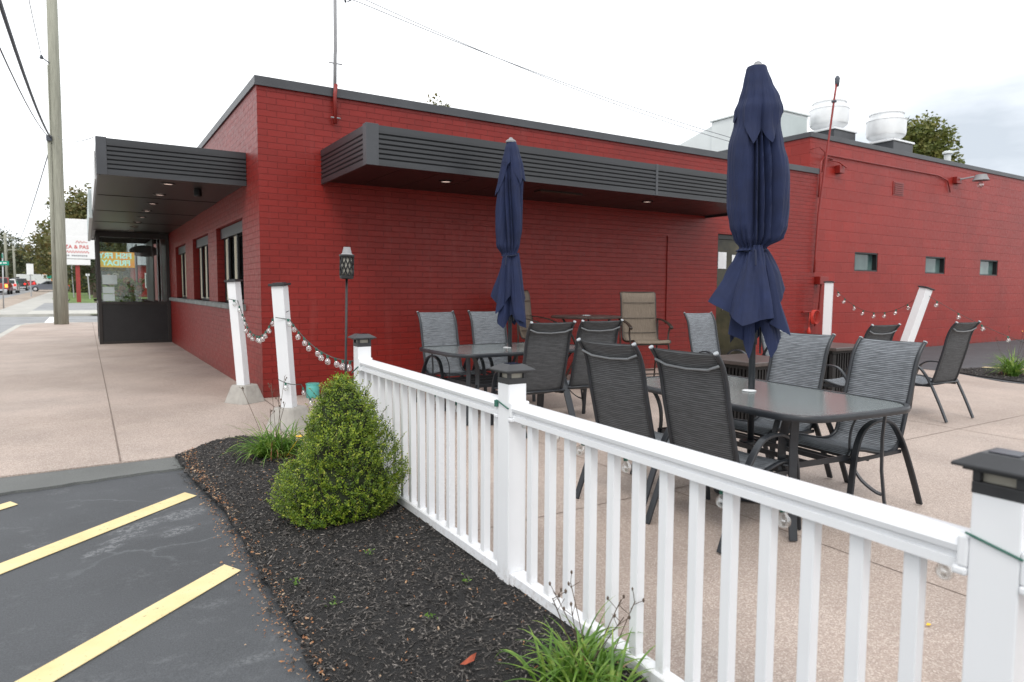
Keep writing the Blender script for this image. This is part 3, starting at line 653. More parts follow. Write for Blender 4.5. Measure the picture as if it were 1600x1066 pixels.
# things inside the vestibule
fs = thing('hanging_sign', 'orange tie-dye board with mirrored FISH FRY FRIDAY letters hung behind vestibule glass', 'sign', (-1.09, V0 + .14, 1.80))
mb = MB(); mb.box(-1.44, -.74, V0 + .13, V0 + .15, 1.80, 2.16); fin('board', mb, 'tie_dye_board', fs, bevel=.004)
tm = upright(text_mb('FISH FRY', .175, .002, True, .006), (-1.135, V0 + .1255, 2.065)); tm2 = upright(text_mb('FRIDAY', .175, .002, True, .006), (-1.12, V0 + .1255, 1.90)); tm.add(tm2.v, tm2.f)
fin('lettering', tm, 'cyan_letter', fs)
mb = MB(); mb.tube([(-1.4, V0 + .14, 2.16), (-1.4, V0 + .14, 2.58)], .004, 5); mb.tube([(-.78, V0 + .14, 2.16), (-.78, V0 + .14, 2.58)], .004, 5); fin('chain', mb, 'cable', fs)
ov = thing('oval_disc', 'black oval disc hanging inside the vestibule above the flowers', 'sign', (-.55, V0 + .5, 2.15))  # plain black oval disc on a hanger
mb = MB(); mb.lathe([(.30, -.015), (.33, 0), (.30, .015)], 28); mb.v = [(-.50 + a, V0 + .5 + c, 2.22 + b * .42) for a, b, c in mb.v]; fin('board', mb, 'black_paint', ov, smooth=True, auto=40)
mb = MB(); mb.tube([(-.5, V0 + .5, 2.34), (-.5, V0 + .5, 2.58)], .006, 5); fin('hanger', mb, 'black_paint', ov)
for (a, b, c, d, lb) in ((-1.42, -1.12, 1.40, 1.62, 'white paper notice taped to the vestibule glass under the fish fry board'), (-1.42, -1.18, 1.19, 1.34, 'middle white paper taped low on the vestibule glass'), (-1.42, -1.18, 1.01, 1.17, 'lowest white paper taped at the bottom of the vestibule glass')):
    mb = MB(); mb.box(a, b, V0 + .041, V0 + .043, c, d); tag(fin('notice', mb, 'paper', org=(a, V0, c)), lb, 'notice', 'papers on the vestibule glass')
fl = thing('flower_planter', 'planter of peach and white hydrangeas behind the vestibule glass', 'planter', (-.95, V0 + .75, 0))
mb = MB(); mb.lathe([(.16, 0), (.2, .02), (.24, .9), (.25, .95), (.22, .95)], 20, (-.95, V0 + .75, 0)); fin('pot', mb, 'concrete_base', fl, smooth=True, auto=40)
lf = MB(); r2 = random.Random(5)
def leaf(mb, c, d, ln, wd, up=None):
    d = Vector(d).normalized(); s = d.cross(Vector(up) if up else Vector((r2.uniform(-1, 1), r2.uniform(-1, 1), r2.uniform(-1, 1)))); s = s.normalized() if s.length > 1e-4 else Vector((1, 0, 0)); c = Vector(c)
    mb.add([c, c + d * ln * .5 + s * wd / 2, c + d * ln, c + d * ln * .5 - s * wd / 2], [(0, 1, 2, 3)])
for k in range(420):
    a = r2.uniform(0, 2 * PI); r_ = .42 * math.sqrt(r2.random()); leaf(lf, (-.95 + r_ * math.cos(a), V0 + .62 + r_ * math.sin(a) * .9, r2.uniform(.95, 1.5)), (r2.uniform(-1, 1), r2.uniform(-1, 1), r2.uniform(-.3, 1)), .12, .06)
fin('foliage', lf, 'indoor_leaf', fl)
for k in range(15):
    a = r2.uniform(0, 2 * PI); r_ = .38 * math.sqrt(r2.random()); cc = (-.95 + r_ * math.cos(a), V0 + .45 + r_ * math.sin(a) * .6, r2.uniform(1.1, 1.62)); mb = MB()
    for q in range(90):
        d = Vector((r2.gauss(0, 1), r2.gauss(0, 1), r2.gauss(0, 1))).normalized(); leaf(mb, Vector(cc) + d * .055, d + Vector((r2.uniform(-1, 1), r2.uniform(-1, 1), r2.uniform(-1, 1))), .035, .03)
    fin('bloom', mb, 'hydrangea' if k % 3 else 'white_bloom', fl)
# ------------------------------------------------------------------ taller block wing
WX, WY, WH = 10.78, .12, 4.40
Wg = thing('block_wing', 'taller red painted block wing with three small high windows', 'building', (WX, WY, 0))
wl = MB(); ww = [(12.33, 13.23), (15.27, 16.2), (18.0, 19.0)]; z0, z1 = 1.765, 2.175
xe = WX
for a, b in ww:
    wl.box(xe, a, WY, WY + .25, -.3, WH); wl.box(a, b, WY, WY + .25, -.3, z0); wl.box(a, b, WY, WY + .25, z1, WH); xe = b
wl.box(xe, 40, WY, WY + .25, -.3, WH)
wl.box(WX - .15, WX + .1, WY + .25, 14, -.3, WH); wl.box(40, 40.2, WY, 14, -.3, WH); wl.box(WX - .15, WX, WY, WY + .25, 3.4, WH)
fin('wall', wl, 'red_block_paint', Wg)
mb = MB(); mb.box(WX - .18, 40.2, WY - .03, WY + .28, WH, 4.50); mb.box(WX - .18, WX + .12, WY + .28, 14, WH, 4.50); fin('coping', mb, 'charcoal_coping', Wg, bevel=.004)
mb = MB(); mb.box(WX + .1, 40, WY + .25, 14, 4.1, 4.2); fin('roof', mb, 'charcoal_coping', Wg)
for a, b in ww:
    mb = MB(); y0 = WY + .08; mb.box(a, a + .035, WY + .01, y0 + .06, z0, z1); mb.box(b - .035, b, WY + .01, y0 + .06, z0, z1); mb.box(a + .035, b - .035, WY + .01, y0 + .06, z0, z0 + .03); mb.box(a + .035, b - .035, WY + .01, y0 + .06, z1 - .03, z1)
    fr = fin('window', mb, 'black_paint', Wg)
    mb = MB(); mb.box(a + .035, b - .035, y0 + .03, y0 + .04, z0 + .03, z1 - .03); fin('pane', mb, 'glass_block', fr)
mb = MB(); mb.box(13.70, 14.14, WY - .012, WY, 3.50, 3.80)
for k in range(6): mb.box(13.74, 14.10, WY - .03, WY - .012, 3.53 + k * .045, 3.55 + k * .045)
fin('wall_vent', mb, 'red_paint', Wg)
mb = MB(); mb.tube([(11.1, WY - .03, 4.02), (11.15, WY - .03, 4.10), (15.6, WY - .03, 4.10), (16.05, WY - .03, 4.02), (16.2, WY - .03, 3.75)], .014, 8); fin('conduit', mb, 'red_paint', Wg, smooth=True)
fl_ = MB(); fl_.box(16.35, 16.6, WY - .10, WY, 3.98, 4.14); fx = fin('floodlight', fl_, 'red_paint', Wg, bevel=.008)
mb = MB(); mb.tube([(16.5, WY - .1, 4.08), (16.62, WY - .35, 4.12)], .02); mb.lathe([(.12, .12), (.13, .08), (.17, 0), (.185, -.02)], 18, (16.75, WY - .45, 4.05)); fin('lamp_hood', mb, 'sign_grey', fx, smooth=True, auto=35)
mb = MB(); mb.lathe([(.01, -.17), (.06, -.14), (.07, -.08), (.03, -.02)], 12, (16.75, WY - .45, 4.02)); fin('bulb', mb, 'bulb_glass', fx, smooth=True)
mb = MB(); mb.box(11.48, 11.64, WY - .12, WY, 3.76, 3.92); mb.tube([(11.2, WY - .04, 4.0), (11.5, WY - .08, 3.98), (11.62, WY - .18, 3.86)], .015); fin('junction_box', mb, 'red_paint', Wg, bevel=.01)
mb = MB(); mb.box(10.80, 11.08, -.10, .10, 1.46, 1.62); mb.tube([(10.94, -.03, 1.46), (10.94, 0, 1.0), (10.94, .08, .6)], .02); fin('meter_box', mb, 'red_paint', Wg, bevel=.015)
mast = thing('conduit_mast', 'thin leaning rusty red conduit pole at the wall corner beside rooftop fans', 'pole', (10.66, -.06, 1.99))
mb = MB(); mb.tube([(10.66, -.05, 1.7), (10.665, -.06, 2.0), (10.70, -.07, 2.85), (11.08, -.07, 5.2), (11.14, -.07, 5.52)], .020, 10); fin('pipe', mb, 'red_paint', mast, smooth=True)
mb = MB(); mb.lathe([(.035, 5.42), (.045, 5.5), (.05, 5.58), (.02, 5.63)], 12, (11.15, -.07, 0)); fin('cap', mb, 'cable', mast, smooth=True); mb = MB(); mb.lathe([(.05, 5.10), (.05, 5.13)], 10, (11.07, -.07, 0)); fin('clamp', mb, 'cable', mast)
mb = MB(); mb.tube([(10.72, -.04, 3.2), (10.78, -.03, 3.9), (10.9, -.02, 4.02), (11.3, .06, 4.02)], .016); mb.tube([(10.6, .1, 4.15), (10.75, 0, 4.2), (10.9, -.03, 4.1), (10.82, -.03, 3.7)], .01); fin('wire_bundle', mb, 'red_paint', mast, smooth=True)
hr = thing('extension_cord', 'coiled orange extension cord hanging on a pipe by the wall corner', 'cord', (10.6, -.05, .9))
mb = MB(); mb.tube([(10.35, -.04, .90), (10.85, -.04, .92)], .018); fin('pipe_rail', mb, 'red_paint', hr)
mb = MB()
for k in range(5):
    pts = [(10.66 + .02 * k + (.07 + .012 * k) * math.sin(a), -.06 - .008 * k, .80 + .14 * math.cos(a)) for a in [2 * PI * j / 18 for j in range(18)]]; mb.tube(pts, .009, 6, True)
mb.tube([(10.56, -.06, .9), (10.54, -.06, .75), (10.53, -.07, .58)], .008, 6); fin('coil', mb, 'orange_cord', hr, smooth=True)
mb = MB(); mb.lathe([(.012, .14), (.025, .1), (.045, .05), (.03, .0)], 10, (10.53, -.07, .46)); fin('plug', mb, 'orange_cord', hr, smooth=True)
# first mast (service pipe on the brick)
ms = thing('service_mast', 'slim vertical service pipe standing on the brick parapet above the awning', 'pole', (.91, -.05, 3.33))
mb = MB(); mb.tube([(.905, -.055, 3.33), (.905, -.055, 3.66), (.915, -.07, 3.8)], .024, 10); fin('lower_pipe', mb, 'red_paint', ms, smooth=True)
mb = MB(); mb.tube([(.905, -.058, 3.70), (.915, -.055, 4.15), (.92, -.055, 4.2), (.925, -.055, 5.1)], .021, 10); mb.tube([(.84, -.06, 4.05), (1.0, -.06, 4.05)], .008); mb.tube([(.85, -.06, 3.4), (.97, -.06, 3.4)], .01); fin('upper_pipe', mb, 'sign_grey', ms, smooth=True)
mb = MB(); mb.tube([(.93, -.055, 5.1), (1.0, -.1, 4.95), (1.04, -.1, 4.78), (1.1, -.1, 4.82), (1.12, -.08, 5.1)], .012); fin('wire_loop', mb, 'cable', ms, smooth=True)
# rooftop equipment
def fan(x, y, z, s, base, lb):
    o = thing('exhaust_fan', lb, 'fan', (x, y, z), 0, 'white exhaust fans on the wing roof')
    mb = MB(); mb.box(x - .44, x + .44, y - .44, y + .44, base, z - .05); fin('roof_curb', mb, 'charcoal_coping', o, bevel=.01)
    mb = MB(); mb.box(x - .47 * s, x + .47 * s, y - .47 * s, y + .47 * s, z - .05, z + .0); fin('flange', mb, 'fan_aluminium', o, bevel=.01)
    mb = MB(); mb.lathe([(.26, 0), (.27, .06), (.30, .09), (.38, .12), (.43, .17), (.445, .24), (.445, .52), (.455, .525), (.455, .54), (.43, .55)], 36, (x, y, z)); fin('drum', mb, 'fan_aluminium', o, smooth=True, auto=28)
    mb = MB(); mb.lathe([(.37, .55), (.37, .68), (.39, .69), (.39, .71), (.33, .74), (.1, .76)], 36, (x, y, z)); fin('cowl', mb, 'fan_aluminium', o, smooth=True, auto=28)
    mb = MB(); mb.box(x + .42, x + .48, y - .05, y + .05, z + .35, z + .55); fin('latch', mb, 'galvanised', o)
fan(13.85, 1.85, 5.22, 1.0, 4.2, 'left white mushroom exhaust fan on a tall black curb, behind the leaning pole')
fan(15.15, 1.15, 4.98, 1.0, 4.2, 'right white exhaust fan, sitting lower on the roof next to the tree')
hv = thing('rooftop_unit', 'large pale boxy ventilation unit with a sloped hood on the wing roof', 'air handler', (12.5, 2.8, 4.2))
mb = MB(); mb.box(11.76, 13.27, 2.02, 3.69, 4.2, 5.56); fin('cabinet', mb, 'unit_white', hv, bevel=.012)
mb = MB(); mb.box(11.72, 13.31, 1.98, 3.73, 5.56, 5.60); fin('lid', mb, 'unit_white', hv, bevel=.008)
mb = MB(); mb.box(11.84, 13.20, 2.008, 2.02, 4.3, 5.5); fin('service_panel', mb, 'unit_grey', hv)
mb = MB(); mb.extr([(3.70, 4.7), (3.70, 5.5), (5.0, 5.18), (4.98, 5.12)], 'x', 11.82, 13.2); fin('intake_hood', mb, 'unit_white', hv, bevel=.01)
mb = MB(); mb.box(11.70, 11.76, 2.45, 2.60, 5.3, 5.36); mb.box(11.70, 11.76, 2.45, 2.60, 4.68, 4.74); mb.box(11.75, 11.76, 2.38, 2.40, 4.4, 5.5); fin('door_latch', mb, 'black_paint', hv)
fu = thing('roof_flue', 'small capped white flue pipe standing on the wing roof', 'vent pipe', (17.47, .8, 4.2))
mb = MB(); mb.lathe([(.08, 4.2), (.08, 4.88), (.085, 4.9)], 16, (17.47, .8, 0)); fin('pipe', mb, 'unit_white', fu, smooth=True, auto=40)
mb = MB(); mb.lathe([(.11, 4.92), (.12, 4.93), (.12, 4.98), (.08, 5.0)], 16, (17.47, .8, 0)); mb.lathe([(.07, 4.89), (.07, 4.93)], 10, (17.47, .8, 0)); fin('cap', mb, 'unit_white', fu, smooth=True, auto=40)
# ------------------------------------------------------------------ white vinyl fence
F = thing('picket_fence', 'white vinyl railing fence with square posts along the mulch bed', 'fence', (-.13, -5.8, -.07))
def post(x, y, cap=True, h=.955, sz=.095):
    g_ = gz(x, y); hs = sz / 2
    mb = MB(); mb.box(x - hs, x + hs, y - hs, y + hs, g_ - .1, g_ + h); p_ = fin('post', mb, 'white_vinyl', F, bevel=.004)
    z = g_ + h
    mb = MB(); mb.box(x - hs - .001, x + hs + .001, y - hs - .001, y + hs + .001, z - .004, z + .022)
    for sx in (-1, 1):
        for sy in (-1, 1): mb.box(x + sx * .040 - .008, x + sx * .040 + .008, y + sy * .040 - .008, y + sy * .040 + .008, z + .022, z + .048)
    mb.box(x - .062, x + .062, y - .062, y + .062, z + .046, z + .054)
    a, b = .078, .04
    vs = [(x + sx * a, y + sy * a, z + .054) for sx, sy in ((-1, -1), (1, -1), (1, 1), (-1, 1))] + [(x + sx * a, y + sy * a, z + .061) for sx, sy in ((-1, -1), (1, -1), (1, 1), (-1, 1))] + [(x + sx * b, y + sy * b, z + .084) for sx, sy in ((-1, -1), (1, -1), (1, 1), (-1, 1))]
    fs_ = [(3, 2, 1, 0), (8, 9, 10, 11)] + [(i, (i + 1) % 4, 4 + (i + 1) % 4, 4 + i) for i in range(4)] + [(4 + i, 4 + (i + 1) % 4, 8 + (i + 1) % 4, 8 + i) for i in range(4)]
    mb.add(vs, fs_); fin('solar_lamp_cap', mb, 'solar_cap', p_, bevel=.002)
    mb = MB(); mb.box(x - .034, x + .034, y - .034, y + .034, z + .02, z + .047); fin('lens', mb, 'amber_lens', p_)
    mb = MB(); mb.box(x - .028, x + .028, y - .028, y + .028, z + .084, z + .0865); fin('solar_panel', mb, 'solar_cell', p_)
PY = [(-.128, -3.815), (-.1295, -5.793), (-.1325, -7.753)]
for i, (x, y) in enumerate(PY): post(x, y, h=(.955, .955, .975)[i])
post(-.135, -9.7)
railsec = [(-.038, .0), (.038, .0), (.038, .022), (.030, .026), (.030, .034), (.044, .042), (.047, .056), (.040, .070), (.022, .078), (-.022, .078), (-.040, .070), (-.047, .056), (-.044, .042), (-.030, .034), (-.030, .026), (-.038, .022)]
def rail_sweep(a, b, sec, zrel):
    p0 = (a[0], a[1], gz(*a) + zrel); p1 = (b[0], b[1], gz(*b) + zrel)
    mb = MB(); mb.sweep([p0, p1], [(s_[0], s_[1]) for s_ in sec]); return mb
TR = .792
for i in range(3):
    a = (PY + [(-.135, -9.7)])[i]; b = (PY + [(-.135, -9.7)])[i + 1]
    a = (a[0], a[1] - .048); b = (b[0], b[1] + .048)
    fin('top_rail', rail_sweep(a, b, railsec, TR), 'white_vinyl', F, smooth=True, auto=35)
    fin('bottom_rail', rail_sweep(a, b, [(-.030, 0), (.030, 0), (.030, .042), (.024, .048), (-.024, .048), (-.030, .042)], .035), 'white_vinyl', F)
    for q, sgn in ((a, -1), (b, 1)):
        mb = MB(); mb.box(q[0] - .052, q[0] + .052, min(q[1], q[1] + sgn * .03), max(q[1], q[1] + sgn * .03), gz(*q) + TR - .006, gz(*q) + TR + .012)
        mb.box(q[0] - .050, q[0] + .050, min(q[1], q[1] + sgn * .022), max(q[1], q[1] + sgn * .022), gz(*q) + TR + .012, gz(*q) + TR + .082); fin('rail_bracket', mb, 'white_vinyl', F, bevel=.005)
        mb = MB(); mb.box(q[0] - .040, q[0] + .040, min(q[1], q[1] + sgn * .03), max(q[1], q[1] + sgn * .03), gz(*q) + .026, gz(*q) + .086); fin('rail_bracket', mb, 'white_vinyl', F, bevel=.005)
ys = [-5.948 - .134 * k for k in range(13)]; ys1 = [-5.66 + .125 * k for k in range(15)]; ys2 = [-7.93 - .134 * k for k in range(13)]
for y in ys1 + ys + ys2:
    y -= .019; x = -.13
    mb = MB(); mb.box(x - .018, x + .018, y - .019, y + .019, gz(x, y) + .08, gz(x, y) + TR + .003); fin('picket', mb, 'white_vinyl', F, bevel=.003)
# ------------------------------------------------------------------ leaning posts in concrete feet
def lean_post(base, top, lb, w_=.135, foot=.30, yaw=0, block=True):
    o = thing('string_light_post', lb, 'post', base, 0, 'leaning white posts in concrete feet')
    b = Vector(base); t = Vector(top); d = (t - b); M_ = Matrix.Translation(b) @ d.normalized().to_track_quat('Z', 'Y').to_matrix().to_4x4() @ Matrix.Rotation(yaw, 4, 'Z'); l = d.length; h = w_ / 2
    mb = MB(); mb.box(-h, h, -h, h, .12, l, M_); p_ = fin('shaft', mb, 'white_vinyl', o, bevel=.004)
    mb = MB(); mb.box(-h - .02, h + .02, -h - .02, h + .02, l, l + .022, M_); mb.box(-h + .01, h - .01, -h + .01, h - .01, l + .022, l + .030, M_); fin('cap', mb, 'solar_cap', o, bevel=.003)
    f, g_ = foot / 2, foot / 2 * .62; z0_, z1_ = base[2] - .01, base[2] + .20
    a_ = yaw; ring = lambda r, z: [(base[0] + r * (math.cos(a_) * sx - math.sin(a_) * sy), base[1] + r * (math.sin(a_) * sx + math.cos(a_) * sy), z) for sx, sy in ((-1, -.75), (-.75, -1), (.75, -1), (1, -.75), (1, .75), (.75, 1), (-.75, 1), (-1, .75))]
    mb = MB(); vs = ring(f, z0_) + ring(g_, z1_ ); fs_ = [tuple(range(8))[::-1], tuple(range(8, 16))] + [(i, (i + 1) % 8, 8 + (i + 1) % 8, 8 + i) for i in range(8)]
    mb.add(vs, fs_); fin('concrete_foot', mb, 'concrete_base', o, bevel=.012)
    return o
lean_post((-.235, -.14, 0), (-.328, -.16, 1.385), 'leaning white post nearest the street, by the window sill', .105, .36, R(32))
lean_post((-.13, -1.80, gz(0, -1.8)), (-.215, -1.83, 1.335), 'leaning white post in front of the brick corner, behind the lily clump', .115, .38, R(32))
lean_post((10.68, -.36, 0), (10.73, -.34, 1.49), 'white post standing at the wall corner beside the orange cord', .15, .52, R(5))
lean_post((9.95, -2.15, gz(0, -2.2)), (10.22, -2.43, 1.37), 'strongly tilted white post on the far terrace edge, under the second high window', .145, .5, R(33))
# ------------------------------------------------------------------ string lights
def string(pts, sag, nb_, lb, wire='dark_cord', br=.019, drop=.022, hang=None, tilt=0, seed=0):
    q = [Vector(p_) for p_ in pts]; path = []
    for i, (a, b) in enumerate(zip(q[:-1], q[1:])):
        sg = sag[i] if isinstance(sag, (list, tuple)) else sag
        for k in range(14):
            t = k / 14; path.append(a.lerp(b, t) - Vector((0, 0, sg * 4 * t * (1 - t))))
    path.append(q[-1]); r3 = random.Random(seed)
    o = thing('string_lights', lb, 'string lights', tuple(path[0]), 0, 'strings of clear globe bulbs')
    mb = MB(); mb.tube([tuple(p_) for p_ in path], .0035, 5); fin('wire', mb, wire, o)
    cum = [0]
    for a, b in zip(path[:-1], path[1:]): cum.append(cum[-1] + (b - a).length)
    proto_s = None
    for k in range(nb_):
        s = cum[-1] * (k + .5) / nb_ + r3.uniform(-.02, .02); i = max(j for j in range(len(cum) - 1) if cum[j] <= max(s, 0)); t = (s - cum[i]) / max(1e-6, cum[i + 1] - cum[i]); p_ = path[i].lerp(path[i + 1], t)
        ax = Vector((r3.uniform(-.35, .35), r3.uniform(-.35, .35), -1)).normalized()
        mb = MB(); mb.tube([tuple(p_), tuple(p_ + ax * drop)], br * .42, 8); sk = fin('socket', mb, 'green_cord', o)
        mb = MB(); mb.lathe([(br * .35, 0), (br * .5, br * .2), (br * .95, br * .9), (br, br * 1.3), (br * .85, br * 1.85), (br * .45, br * 2.2), (.0005, br * 2.3)], 12)
        Mq = Matrix.Translation(p_ + ax * drop) @ ax.to_track_quat('Z', 'Y').to_matrix().to_4x4(); mb.v = [tuple(Mq @ Vector(v_)) for v_ in mb.v]
        fin('bulb', mb, 'bulb_glass', sk, smooth=True)
    return o
string([(-.40, -.24, 1.19), (-.30, -.22, 1.17), (-.27, -1.80, 1.04), (-.15, -1.90, 1.10)], [0, .28, 0], 14, 'clear bulbs strung between the two leaning posts at the brick corner', seed=1, br=.024)
string([(-.27, -1.88, 1.04), (-.15, -1.92, 1.02), (-.17, -3.78, .80)], [0, .10], 11, 'clear bulbs sagging from the leaning post to the first fence post', seed=2, br=.024)
string([(-.26, -1.88, .46), (-.05, -1.9, .40), (.05, -2.3, .22), (-.06, -3.0, .45), (-.16, -3.78, .72)], [.02, .05, .04, .04], 13, 'low loose bulbs drooping behind the conical bush', seed=3, br=.024)
fy = [(-.085, -3.9, .745), (-.085, -4.9, .715), (-.085, -5.70, .715), (-.078, -5.85, .74), (-.085, -6.45, .700), (-.085, -7.1, .695), (-.085, -7.64, .70), (-.10, -7.70, .78)]
string(fy, [.01, .012, 0, .01, .012, .008, 0], 17, 'clear bulbs hanging along the inner side of the fence rail', 'green_cord', seed=4, br=.020)
mb = MB(); mb.tube([(-.18, -5.74, .80), (-.183, -5.845, .775), (-.13, -5.848, .787), (-.078, -5.845, .78)], .0035, 5); mb.tube([(-.18, -5.74, .80), (-.182, -5.745, .77)], .011, 7); mb.tube([(-.083, -5.853, .785), (-.072, -5.853, .765)], .011, 7)
tag(fin('light_cord', mb, 'green_cord', org=(-.13, -5.84, .78)), 'green cord wrapped round the middle fence post below its lamp cap', 'cord', 'green cords tied round fence posts')
mb = MB(); mb.tube([(-.184, -7.70, .79), (-.184, -7.805, .765), (-.08, -7.806, .75)], .003, 5)
tag(fin('light_cord', mb, 'green_cord', org=(-.13, -7.8, .77)), 'thin green cord tied round the nearest fence post at right edge', 'cord', 'green cords tied round fence posts')
mb = MB(); mb.tube([(-.20, -3.80, .72), (-.183, -3.87, .765), (-.13, -3.868, .80), (-.075, -3.866, .79)], .0045, 5); mb.tube([(-.18, -3.87, .77), (-.10, -3.87, .80)], .0045, 5); mb.box(-.13, -.05, -3.90, -3.872, .775, .80)
tag(fin('light_cord', mb, 'green_cord', org=(-.13, -3.86, .77)), 'green cord and plug tied round the far fence post by the torch', 'cord', 'green cords tied round fence posts')
string([(10.75, -.44, 1.40), (10.2, -2.40, 1.30)], .42, 9, 'small bulbs looping in front of the block wall between two posts', seed=6, br=.032, drop=.03)
string([(10.22, -2.46, 1.26), (10.35, -4.6, .34), (11.2, -6.2, .55)], [.12, .15], 11, 'bulbs running from the tilted post down behind the lone chair', seed=7, br=.032, drop=.03)
# ------------------------------------------------------------------ garden torch
T = thing('garden_torch', 'black lattice garden torch on a thin pole beside the first fence post', 'torch', (-.30, -3.62, gz(0, -3.6)))
tb = Vector((-.245, -3.75, gz(0, -3.75))); tt = Vector((-.235, -3.82, 1.375)); ax = (tt - tb).normalized()
mb = MB(); mb.tube([tuple(tb), tuple(tt)], .0085, 8); pl_ = fin('pole', mb, 'black_paint', T, smooth=True)
Mq = Matrix.Translation(tt) @ ax.to_track_quat('Z', 'Y').to_matrix().to_4x4() @ Matrix.Scale(1.42, 4)
def trans(mb, M_): mb.v = [tuple(M_ @ Vector(v_)) for v_ in mb.v]; return mb
mb = MB(); mb.lathe([(.028, 0), (.033, .004), (.033, .016), (.030, .018)], 20); mb.lathe([(.031, .105), (.037, .108), (.037, .115), (.031, .118)], 20)
for k in range(10):
    for sg in (-1, 1):
        a0 = 2 * PI * k / 10; pts = [(.0315 * math.cos(a0 + sg * 1.1 * t), .0315 * math.sin(a0 + sg * 1.1 * t), .016 + .09 * t) for t in [i / 6 for i in range(7)]]; mb.tube(pts, .0033, 4)
fin('lattice_cage', trans(mb, Mq), 'black_paint', T)
mb = MB(); mb.lathe([(.024, .016), (.026, .03), (.026, .1), (.02, .105)], 16); fin('lamp_glass', trans(mb, Mq), 'amber_lens', T, smooth=True)
mb = MB(); mb.lathe([(.028, .118), (.024, .122), (.0225, .124), (.016, .152), (.0155, .153)], 20); fin('snuffer_cap', trans(mb, Mq), 'sign_grey', T, smooth=True, auto=35)
mb = MB(); mb.tube([(-.26, -3.80, .56), (-.21, -3.84, .57), (-.17, -3.865, .57)], .003, 5); fin('cable_tie', mb, 'white_paint', T)
cn_ = thing('candle_can', 'small turquoise tin standing at the base of the brick wall', 'tin', (.53, -.22, 0))
mb = MB(); mb.lathe([(.075, 0), (.078, .004), (.078, .16), (.074, .165)], 24, (.53, -.22, -.002)); fin('tin', mb, 'teal_can', cn_, smooth=True, auto=40)
mb = MB(); mb.lathe([(.079, .150), (.081, .152), (.081, .17), (.07, .172)], 24, (.53, -.22, 0)); fin('lid', mb, 'teal_can', cn_, smooth=True, auto=40)
# ------------------------------------------------------------------ plants
def shrub(loc, lb):
    o = thing('boxwood_shrub', lb, 'shrub', loc); r4 = random.Random(21)
    prof = [(0, .225), (.05, .30), (.12, .35), (.20, .36), (.30, .33), (.42, .28), (.52, .25), (.62, .205), (.70, .155), (.77, .105), (.82, .055), (.84, .02)]
    def rad(z):
        for (a, b), (c, d) in zip(prof[:-1], prof[1:]):
            if a <= z <= c: return b + (d - b) * (z - a) / (c - a)
        return .02
    lump = [(r4.uniform(0, 2 * PI), r4.uniform(0, .8), r4.uniform(.5, 1)) for _ in range(34)]
    def lumpf(a, z):
        s = 0
        for la, lz, w_ in lump:
            da = math.atan2(math.sin(a - la), math.cos(a - la)); s += w_ * math.exp(-((da / .38) ** 2 + ((z - lz) / .075) ** 2))
        return .80 + .30 * min(1.15, s)
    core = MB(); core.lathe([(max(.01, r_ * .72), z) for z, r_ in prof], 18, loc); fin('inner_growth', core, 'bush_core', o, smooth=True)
    tw = MB(); lf = MB(); tip = MB(); n = 0
    while n < 3900:
        z = .84 * r4.random() ** 1.1; 
        if r4.random() > (rad(z) + .05) / .4: continue
        a = r4.uniform(0, 2 * PI); q = lumpf(a, z); r_ = rad(z) * q * r4.uniform(.80, 1.03)
        c = Vector((loc[0] + r_ * math.cos(a), loc[1] + r_ * math.sin(a), loc[2] + z + .01))
        d = Vector((math.cos(a), math.sin(a), .55 + z * 1.4)).normalized() + Vector((r4.uniform(-.45, .45), r4.uniform(-.45, .45), r4.uniform(-.2, .5))); d.normalize()
        ln = r4.uniform(.03, .065) * (1.25 if z > .6 else 1); nl = 8
        side = d.cross(Vector((0, 0, 1))); side = side.normalized() if side.length > .05 else Vector((1, 0, 0)); fwd = d.cross(side)
        for k in range(nl):
            t = k / (nl - 1); ph = k * 2.2 + n; sd_ = side * math.cos(ph) + fwd * math.sin(ph)
            ld = (d * .7 + sd_).normalized(); pos = c + d * ln * (t - .6); w2 = ld.cross(d); w2.normalize()
            L_ = r4.uniform(.012, .019); W_ = L_ * .62; nrm = ld.cross(w2) * .002
            tgt = tip if (t > .8 and r4.random() < .10) else lf
            tgt.add([pos, pos + ld * L_ * .5 + w2 * W_ / 2 + nrm, pos + ld * L_, pos + ld * L_ * .5 - w2 * W_ / 2 + nrm], [(0, 1, 2, 3)])
        n += 1
    for k in range(110):
        a = r4.uniform(0, 2 * PI); z = r4.uniform(.08, .79); r_ = rad(z) * lumpf(a, z); c = Vector((loc[0] + r_ * math.cos(a), loc[1] + r_ * math.sin(a), loc[2] + z)); d = (Vector((math.cos(a), math.sin(a), 1.6)) + Vector((r4.uniform(-.4, .4), r4.uniform(-.4, .4), 0))).normalized(); ln = r4.uniform(.05, .10)
        tw.tube([tuple(c - d * .05), tuple(c + d * ln)], .0012, 4)
        for k2 in range(14):
            t = k2 / 13; ph = k2 * 2.4; sd_ = Vector((math.cos(ph), math.sin(ph), .3)); ld = (d * .6 + sd_).normalized(); pos = c + d * ln * t; w2 = ld.cross(d).normalized(); L_ = .014
            (tip if t > .75 and k % 2 else lf).add([pos, pos + ld * L_ * .5 + w2 * L_ * .3, pos + ld * L_, pos + ld * L_ * .5 - w2 * L_ * .3], [(0, 1, 2, 3)])
    fin('foliage', lf, 'boxwood_leaf', o); fin('new_growth', tip, 'boxwood_tip', o); fin('twigs', tw, 'bark', o)['kind'] = 'stuff'
shrub((-.500, -4.50, gz(0, -4.47) - .005), 'dense bright green cone-shaped boxwood bush in the mulch beside the fence')
